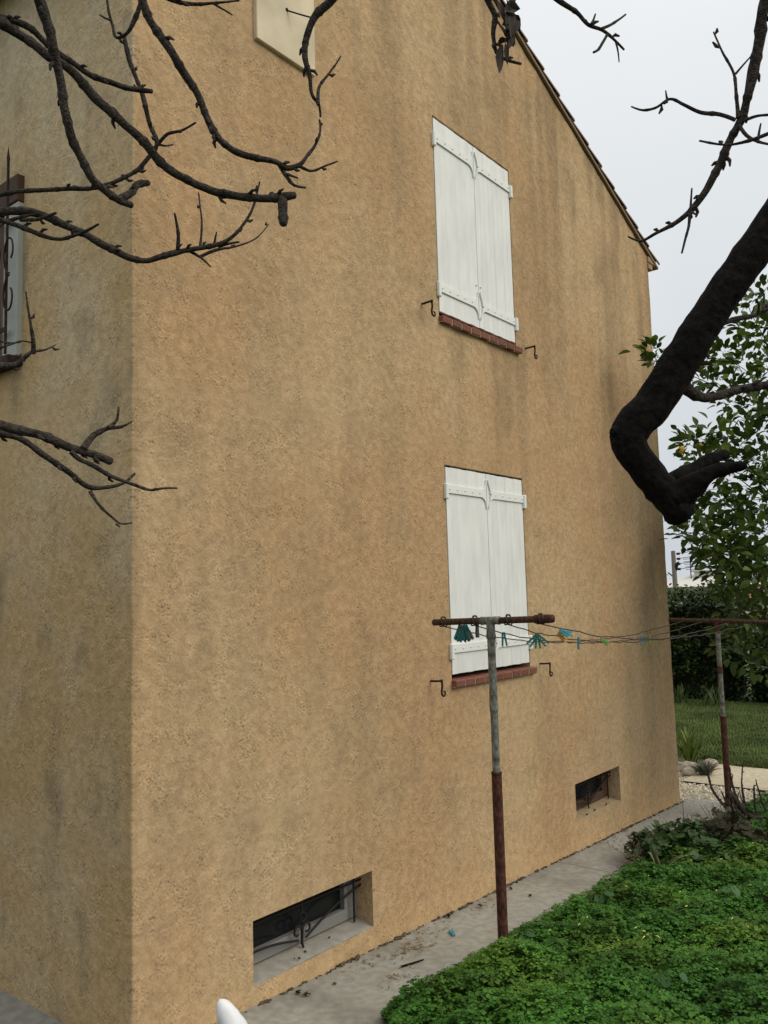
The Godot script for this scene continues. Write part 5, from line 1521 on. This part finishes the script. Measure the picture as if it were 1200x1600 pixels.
func litter() -> void:
	# a few things lying on the path
	var t := thing("leaf_litter", "heap of dry straw-coloured leaf bits on the path near the wall", "leaf litter", Vector3.ZERO)
	t.set_meta("kind", "stuff")
	var m := Mb.new()
	for k in 260:
		var c: Vector2 = [Vector2(1.95, 0.22), Vector2(2.25, 0.12), Vector2(1.6, 0.10), Vector2(3.2, 0.07), Vector2(2.9, 0.2), Vector2(1.55, 0.42)][k % 6 if k % 5 else 0]
		var x := c.x + rng.randfn(0, 0.11)
		var z := maxf(c.y + rng.randfn(0, 0.05), 0.03)
		var q := Vector3(x, slab_y(x) + rng.randf_range(0.004, 0.014), z)
		var b := Basis(Vector3(rng.randf_range(-1, 1), 3, rng.randf_range(-1, 1)).normalized(), rng.randf() * TAU)
		var l := rng.randf_range(0.005, 0.02)
		var g := rng.randf_range(0.5, 1.3)
		m.face([q + b * Vector3(-l, 0, 0), q + b * Vector3(0, 0.003, l * 0.35), q + b * Vector3(l, 0, 0), q + b * Vector3(0, 0.004, -l * 0.35)], Color(0.30 * g, 0.21 * g, 0.09 * g))
	part("leaf_bits", m.mesh(), M.tint, t).set_meta("kind", "stuff")
	var stick := Mb.new(true)
	stick.tube(PackedVector3Array([Vector3(1.66, slab_y(1.66) + 0.008, 0.33), Vector3(1.74, slab_y(1.74) + 0.011, 0.36), Vector3(1.83, slab_y(1.83) + 0.008, 0.375)]), PackedFloat32Array([0.006, 0.0055, 0.004]), 6)
	tag(part("stick", stick.mesh(), M.old_bark, self), "short dark stick lying on the concrete path", "stick")
	peg(Vector3(2.28, slab_y(2.28) + 0.012, 0.29), Basis(Vector3.UP, 0.5) * Basis(Vector3.RIGHT, PI / 2) * Basis(Vector3.BACK, 1.2), M.blue_plastic, "blue clothes peg fallen on the concrete path", 0.05, "")
	for s in [[Vector3(1.02, 0, 0.10), "dark crumpled dead leaf on the path under the near cellar window's left half", 0.028], [Vector3(1.03, 0, 0.155), "curled brown leaf on the path beside the dark crumpled one", 0.03], [Vector3(1.24, 0, 0.175), "small dark clod on the path below the near cellar window's middle", 0.018], [Vector3(2.86, 0, 0.12), "dark dead leaf against the wall foot behind the near post", 0.028], [Vector3(3.35, 0, 0.1), "dark dead leaf at the wall foot past the near post", 0.026], [Vector3(3.3, 0, 0.3), "brown dead leaf on the path beyond the near post", 0.022], [Vector3(2.55, 0, 0.07), "brown dead leaf wedged at the wall foot left of the near post", 0.03]]:
		var lm := Mb.new()
		for k in 5:
			var b := Basis(Vector3(rng.randf_range(-1, 1), 2, rng.randf_range(-1, 1)).normalized(), rng.randf() * TAU)
			var q: Vector3 = Vector3(rng.randf_range(-0.4, 0.4), 0.25 + rng.randf_range(0, 0.3), rng.randf_range(-0.3, 0.3)) * s[2]
			var l: float = s[2] * rng.randf_range(0.5, 0.9)
			var g := rng.randf_range(0.6, 1.4)
			lm.face([q + b * Vector3(-l, 0, 0), q + b * Vector3(0, 0.3 * l, l * 0.5), q + b * Vector3(l, 0.1 * l, 0), q + b * Vector3(0, 0.35 * l, -l * 0.5)], Color(0.06 * g, 0.042 * g, 0.028 * g))
		var o := part("dead_leaf", lm.mesh(), M.tint, self)
		o.position = Vector3(s[0].x, slab_y(s[0].x) + 0.002, s[0].z)
		tag(o, s[1], "dead leaf", "dead leaves on the path")

func white_bundle() -> void:
	# something wrapped in white at the lower edge of the view: a sheeted post with a rounded top
	var t := thing("sheeted_post", "white cloth-wrapped post top with a rounded tip before the house corner", "post", Vector3(-0.625, soil_y(-0.60, 1.40), 1.385))
	var m := Mb.new(true)
	var p := PackedVector3Array()
	var r := PackedFloat32Array()
	var h := 1.01 - soil_y(-0.64, 1.43)
	var lean := Vector3(0.62, 0, 0.78)
	for k in 34:
		var d := h * pow(1.0 - k / 33.0, 2.0)                 # how far below the tip
		p.append(Vector3(0, h - d, 0) + lean * 0.085 * (1.0 - exp(-d / 0.12)))
		r.append(maxf(0.030 * sqrt(1.0 - exp(-d / 0.022)) + 0.034 * (1.0 - exp(-d / 0.12)), 0.004))
	m.tube(p, r, 20, Color.WHITE, 0.28, noise(77, 0.06, 2))
	part("wrapping", m.mesh(), M.white_plastic, t)

func sundial() -> void:
	var t := thing("sundial", "plain cream plaster sundial tablet with an iron rod, high on the gable", "sundial", Vector3(1.135, 5.75, 0.0))
	var b := Mb.new()
	b.box(Vector3(0, 0.345, 0.012), Vector3(0.525, 0.68, 0.04), 0.004)
	part("tablet", b.mesh(), M.sundial_plaster, t)
	pipe([Vector3(0.0, 0.335, 0.025), Vector3(0.05, 0.29, 0.11), Vector3(0.1, 0.245, 0.2)], [0.005, 0.005, 0.005], M.black_iron, "gnomon", t, 6)
	pipe([Vector3(0.0, 0.335, 0.030), Vector3(0.0, 0.335, 0.038)], [0.012, 0.010], M.black_iron, "rosette", t, 8)

# ---------------------------------------------------------------- far side
func hedge(called: String, label: String, x0: float, x1: float, z0: float, z1: float, h: float, n: int, col: Color, turned := false) -> void:
	var t := thing(called, label, "hedge", Vector3((x0 + x1) / 2, -0.3, (z0 + z1) / 2), "" if turned else "hedges behind the lawn")
	if turned:
		t.rotation.y = PI
	var core := Mb.new(true)
	var m := Mb.new()
	var w := x1 - x0
	var d := z1 - z0
	m.box(Vector3(0, h * 0.42, 0), Vector3(w * 0.4, h * 0.80, d * 0.96), 0.25, Basis(), Color(0.012, 0.016, 0.008))  # solid near-black core: the shade among the leaves put into its colour
	part("dark_core", m.mesh(), M.tint, t)
	var leaf := lemon_leaf()
	var xf := []
	var tn := []
	for k in n:
		var z := rng.randf_range(-d / 2, d / 2)
		var top := h * (0.93 + 0.16 * broad.get_noise_2d((z + z1) * 90.0, x0 * 10.0))
		var y := top * (0.03 + 0.97 * pow(rng.randf(), 0.85))
		var bulge := 0.75 + 0.5 * broad.get_noise_2d((z + z1) * 80.0, y * 80.0)
		var x := -w / 2 * bulge * sqrt(clampf(1.0 - pow(y / (top * 1.03), 6.0), 0.0, 1.0)) * (0.75 + 0.25 * smoothstep(0.0, 0.9, y)) + rng.randf_range(0.0, 0.5)
		if rng.randf() < 0.25:
			x = rng.randf_range(-w / 2, w / 2)
			y = top * rng.randf_range(0.9, 1.04)
		var out := Vector3(rng.randf_range(-1, 0.3), rng.randf_range(-0.5, 0.7), rng.randf_range(-1, 1)).normalized()
		var side := out.cross(Vector3.UP).normalized()
		var s := rng.randf_range(0.06, 0.12)
		var b := Basis(out, side.cross(out).normalized(), side).rotated(out, rng.randf_range(-0.8, 0.8)).orthonormalized().scaled(Vector3(s, s, s))
		xf.append(Transform3D(b, Vector3(x, y, z)))
		var g := rng.randf_range(0.5, 1.4) * (1.0 + 0.5 * broad.get_noise_2d(z * 60.0, y * 60.0))
		tn.append(Color(col.r * g, col.g * g, col.b * g))
	scatter("foliage", leaf, M.hedge_leaf, xf, tn, t)

func far_house(label: String, at: Vector3, size: Vector3, rise: float, wall: Material, roof_m: Material, chimney: float) -> void:
	var t := thing("far_house", label, "house", at)
	var w := Mb.new()
	w.box(Vector3(0, size.y / 2, 0), size)
	part("wall", w.mesh(), wall, t)
	var r := Mb.new()
	var hx := size.x / 2 + 0.3
	var hz := size.z / 2 + 0.3
	var c := Vector3(0, size.y + rise * 0.4, 0)
	var a := Vector3(-hx, size.y + 0.002, -hz)
	var b := Vector3(-hx, size.y + 0.002, hz)
	var d := Vector3(hx, size.y + 0.002, hz)
	var e := Vector3(hx, size.y + 0.002, -hz)
	var k := Vector3(0, size.y + rise, -hz + hx * 0.8)
	var l := Vector3(0, size.y + rise, hz - hx * 0.8)
	r.out_face([a, b, l, k], c); r.out_face([d, e, k, l], c); r.out_face([b, d, l], c); r.out_face([e, a, k], c); r.out_face([a, b, d, e], c)
	var rf := part("roof", r.mesh(), roof_m, t)
	if chimney > 0.0:
		var ch := Mb.new()
		ch.box(Vector3(-0.6, size.y + rise * 0.7, 0.3), Vector3(0.6, chimney, 0.9), 0.02)
		ch.box(Vector3(-0.6, size.y + rise * 0.7 + chimney / 2 + 0.05, 0.3), Vector3(0.85, 0.09, 1.2), 0.01)
		part("chimney", ch.mesh(), wall, rf)
	for z in [-size.z * 0.25, size.z * 0.25]:
		var f := Mb.new()
		f.box(Vector3(-size.x / 2 - 0.01, size.y * 0.55, z), Vector3(0.06, 1.2, 0.9), 0.01)
		var win := part("window", f.mesh(), M.white_plastic, t)
		var g := Mb.new()
		g.box(Vector3(-size.x / 2 - 0.035, size.y * 0.55, z), Vector3(0.03, 1.05, 0.75), 0.0)
		part("pane", g.mesh(), M.glass, win)

func far_things() -> void:
	hedge("hedge", "tall dark laurel hedge behind the lawn beside the house corner", 15.6, 17.6, -9.0, -1.75, 2.65, 22000, Color(0.04, 0.066, 0.016))
	hedge("hedge", "lower dark hedge behind the lawn, under the lemon tree", 15.6, 17.6, -1.85, 5.0, 2.05, 16000, Color(0.02, 0.042, 0.012))
	hedge("hedge", "added tall hedge out of view along the side yard, shading the wall with the barred window", -6.3, -4.3, -8.0, 1.6, 3.6, 9000, Color(0.03, 0.05, 0.014), true)  # unseen hedge, added so its bulk shades the lower side wall
	var cam := Vector3(-2.51, 0, 3.64)
	var dir := func(u: float, d: float) -> Vector3: return cam + Vector3(lerpf(0.9382, 0.9685, u), 0, lerpf(-0.346, -0.2492, u)) * d
	far_house("pale house with a low white roof behind the hedge by the utility pole", dir.call(0.36, 46.0) + Vector3(0, -0.45, 0), Vector3(5, 2.75, 4.2), 0.7, M.far_white, M.far_white, 0.5)
	far_house("cream house with a red tiled roof glimpsed through the lemon leaves", dir.call(0.86, 30.0) + Vector3(3, -0.45, 1.0), Vector3(6, 2.35, 6.0), 0.5, M.far_cream, M.far_roof, 0.0)
	# utility pole with its rack of insulators
	var p: Vector3 = dir.call(0.065, 42.0)
	var t := thing("utility_pole", "grey utility pole with a rack of insulators beyond the hedge", "utility pole", Vector3(p.x, -0.45, p.z))
	pipe([Vector3.ZERO, Vector3(0, 4.45, 0)], [0.15, 0.10], M.pole_concrete, "pole", t, 10)
	for k in 4:
		pipe([Vector3(0.07, 4.32 - 0.24 * k, 0.12), Vector3(0.12, 4.32 - 0.24 * k, 0.26)], [0.05, 0.06], M.black_iron, "insulator", t, 8)
	pipe([Vector3(0, 3.2, 0), Vector3(0.0, 3.45, -0.3)], [0.03, 0.03], M.black_iron, "bracket", t, 6)
	var q := Vector3(p.x - 12.0, 7.2, p.z + 22.0)
	var o := thing("utility_pole", "tall utility pole out past the lemon tree carrying the overhead cables", "utility pole", Vector3(q.x, -0.45, q.z))
	pipe([Vector3.ZERO, Vector3(0, 8.2, 0)], [0.16, 0.10], M.pole_concrete, "pole", o, 10)
	for k in 5:
		var m := Mb.new(true)
		var a := Vector3(p.x, 3.87 - 0.24 * k, p.z + 0.2) if k < 4 else Vector3(p.x, 2.9, p.z - 0.3)
		var e := q + Vector3(0, -0.2 - 0.24 * k, 0) if k < 4 else Vector3(p.x + 4.0, 4.4, p.z - 20.0)
		var pts := PackedVector3Array()
		var r := PackedFloat32Array()
		for i in 25:
			var s := i / 24.0
			pts.append(a.lerp(e, s) + Vector3(0, -1.6 * s * (1.0 - s), 0))
			r.append(0.014)
		m.tube(pts, r, 4)
		tag(part("overhead_cable", m.mesh(), M.wire, self), ["topmost thin cable strung from the utility pole's rack of insulators", "second thin cable down from the top of the utility pole's insulator rack", "third thin cable down from the top of the utility pole's insulator rack", "lowest thin cable strung from the utility pole's rack of insulators"][k] if k < 4 else "thin overhead cable running from the utility pole towards behind the house", "cable", "overhead cables")
	for k in 2:
		var m := Mb.new(true)
		var pts := PackedVector3Array()
		var r := PackedFloat32Array()
		for i in 25:
			var s := i / 24.0
			pts.append(Vector3(30.0 - 4.0 * k, 4.9 + 0.9 * k, -24.0).lerp(Vector3(27.0, 5.4 + 0.6 * k, 12.0), s) + Vector3(0, -1.4 * s * (1.0 - s), 0))
			r.append(0.009)
		m.tube(pts, r, 4)
		tag(part("overhead_cable", m.mesh(), M.wire, self), ["lower of two fine high cables crossing the sky beside the house", "upper of two fine high cables crossing the sky beside the house"][k], "cable", "high cables across the sky")
	# television aerial on the pale house
	var c: Vector3 = dir.call(0.235, 45.0)
	var ae := thing("tv_aerial", "television aerial with short rods above the pale house", "aerial", Vector3(c.x, 2.55, c.z))
	pipe([Vector3(0, -0.3, 0), Vector3(0, 1.25, 0)], [0.03, 0.02], M.black_iron, "mast", ae, 6)
	for k in 5:
		pipe([Vector3(0, 1.15 - 0.13 * k, -0.35 + 0.03 * k), Vector3(0, 1.15 - 0.13 * k, 0.4 - 0.04 * k)], [0.014, 0.014], M.black_iron, "rod", ae, 5)

# ---------------------------------------------------------------- scene
func _ready() -> void:
	rng.seed = 20240
	var cam := Camera3D.new()
	cam.name = "camera"
	cam.position = Vector3(-2.5143, 2.3, 3.6431)
	cam.basis = Basis(Vector3.UP, deg_to_rad(-51.306)) * Basis(Vector3.RIGHT, deg_to_rad(5.655)) * Basis(Vector3.BACK, deg_to_rad(-1.611))
	cam.fov = 62.497
	cam.near = 0.05
	cam.far = 900.0
	add_child(cam)
	cam.current = true
	var env := Environment.new()
	env.background_mode = Environment.BG_SKY
	var sky_mat := ProceduralSkyMaterial.new()
	sky_mat.sky_top_color = Color(1.10, 1.12, 1.12).linear_to_srgb()
	sky_mat.sky_horizon_color = Color(0.60, 0.645, 0.69).linear_to_srgb()
	sky_mat.sky_curve = 0.6
	sky_mat.sky_energy_multiplier = 0.96
	sky_mat.ground_bottom_color = Color(0.08, 0.08, 0.06).linear_to_srgb()
	sky_mat.ground_horizon_color = Color(0.30, 0.31, 0.30).linear_to_srgb()
	sky_mat.sun_angle_max = 0.0
	var cover := NoiseTexture2D.new()
	cover.width = 1024
	cover.height = 512
	cover.seamless = true
	var cn := noise(5, 0.008, 5)
	cover.noise = cn
	var ramp := Gradient.new()
	ramp.set_color(0, Color(0.0, 0.0, 0.0, 1.0))
	ramp.set_color(1, Color(0.40, 0.405, 0.41, 1.0))
	ramp.set_offset(0, 0.25)
	ramp.set_offset(1, 0.85)
	cover.color_ramp = ramp
	sky_mat.sky_cover = cover
	sky_mat.sky_cover_modulate = Color(1, 1, 1, 1)
	var sky := Sky.new()
	sky.sky_material = sky_mat
	env.sky = sky
	env.tonemap_mode = Environment.TONE_MAPPER_LINEAR
	env.tonemap_exposure = 1.04
	env.sdfgi_enabled = true
	env.ssao_enabled = true
	env.ssil_enabled = true
	var we := WorldEnvironment.new()
	we.name = "world_environment"
	we.environment = env
	add_child(we)
	var sun := DirectionalLight3D.new()
	sun.name = "sun"
	sun.light_color = Color(1.0, 0.95, 0.87)
	sun.light_energy = 0.5
	sun.light_angular_distance = 40.0
	sun.shadow_enabled = true
	sun.sky_mode = DirectionalLight3D.SKY_MODE_LIGHT_ONLY
	add_child(sun)
	sun.look_at_from_position(Vector3(0.26, 0.66, 0.72), Vector3.ZERO)
	fine = noise(1, 0.05, 3)
	broad = noise(2, 0.02, 4)
	streak = noise(3, 0.03, 3)
	materials()
	ground()
	build_house()
	sundial()
	clothesline()
	far_things()
	lemon_tree()
	clover()
	plants()
	fruit_trees()
	white_bundle()
	litter()
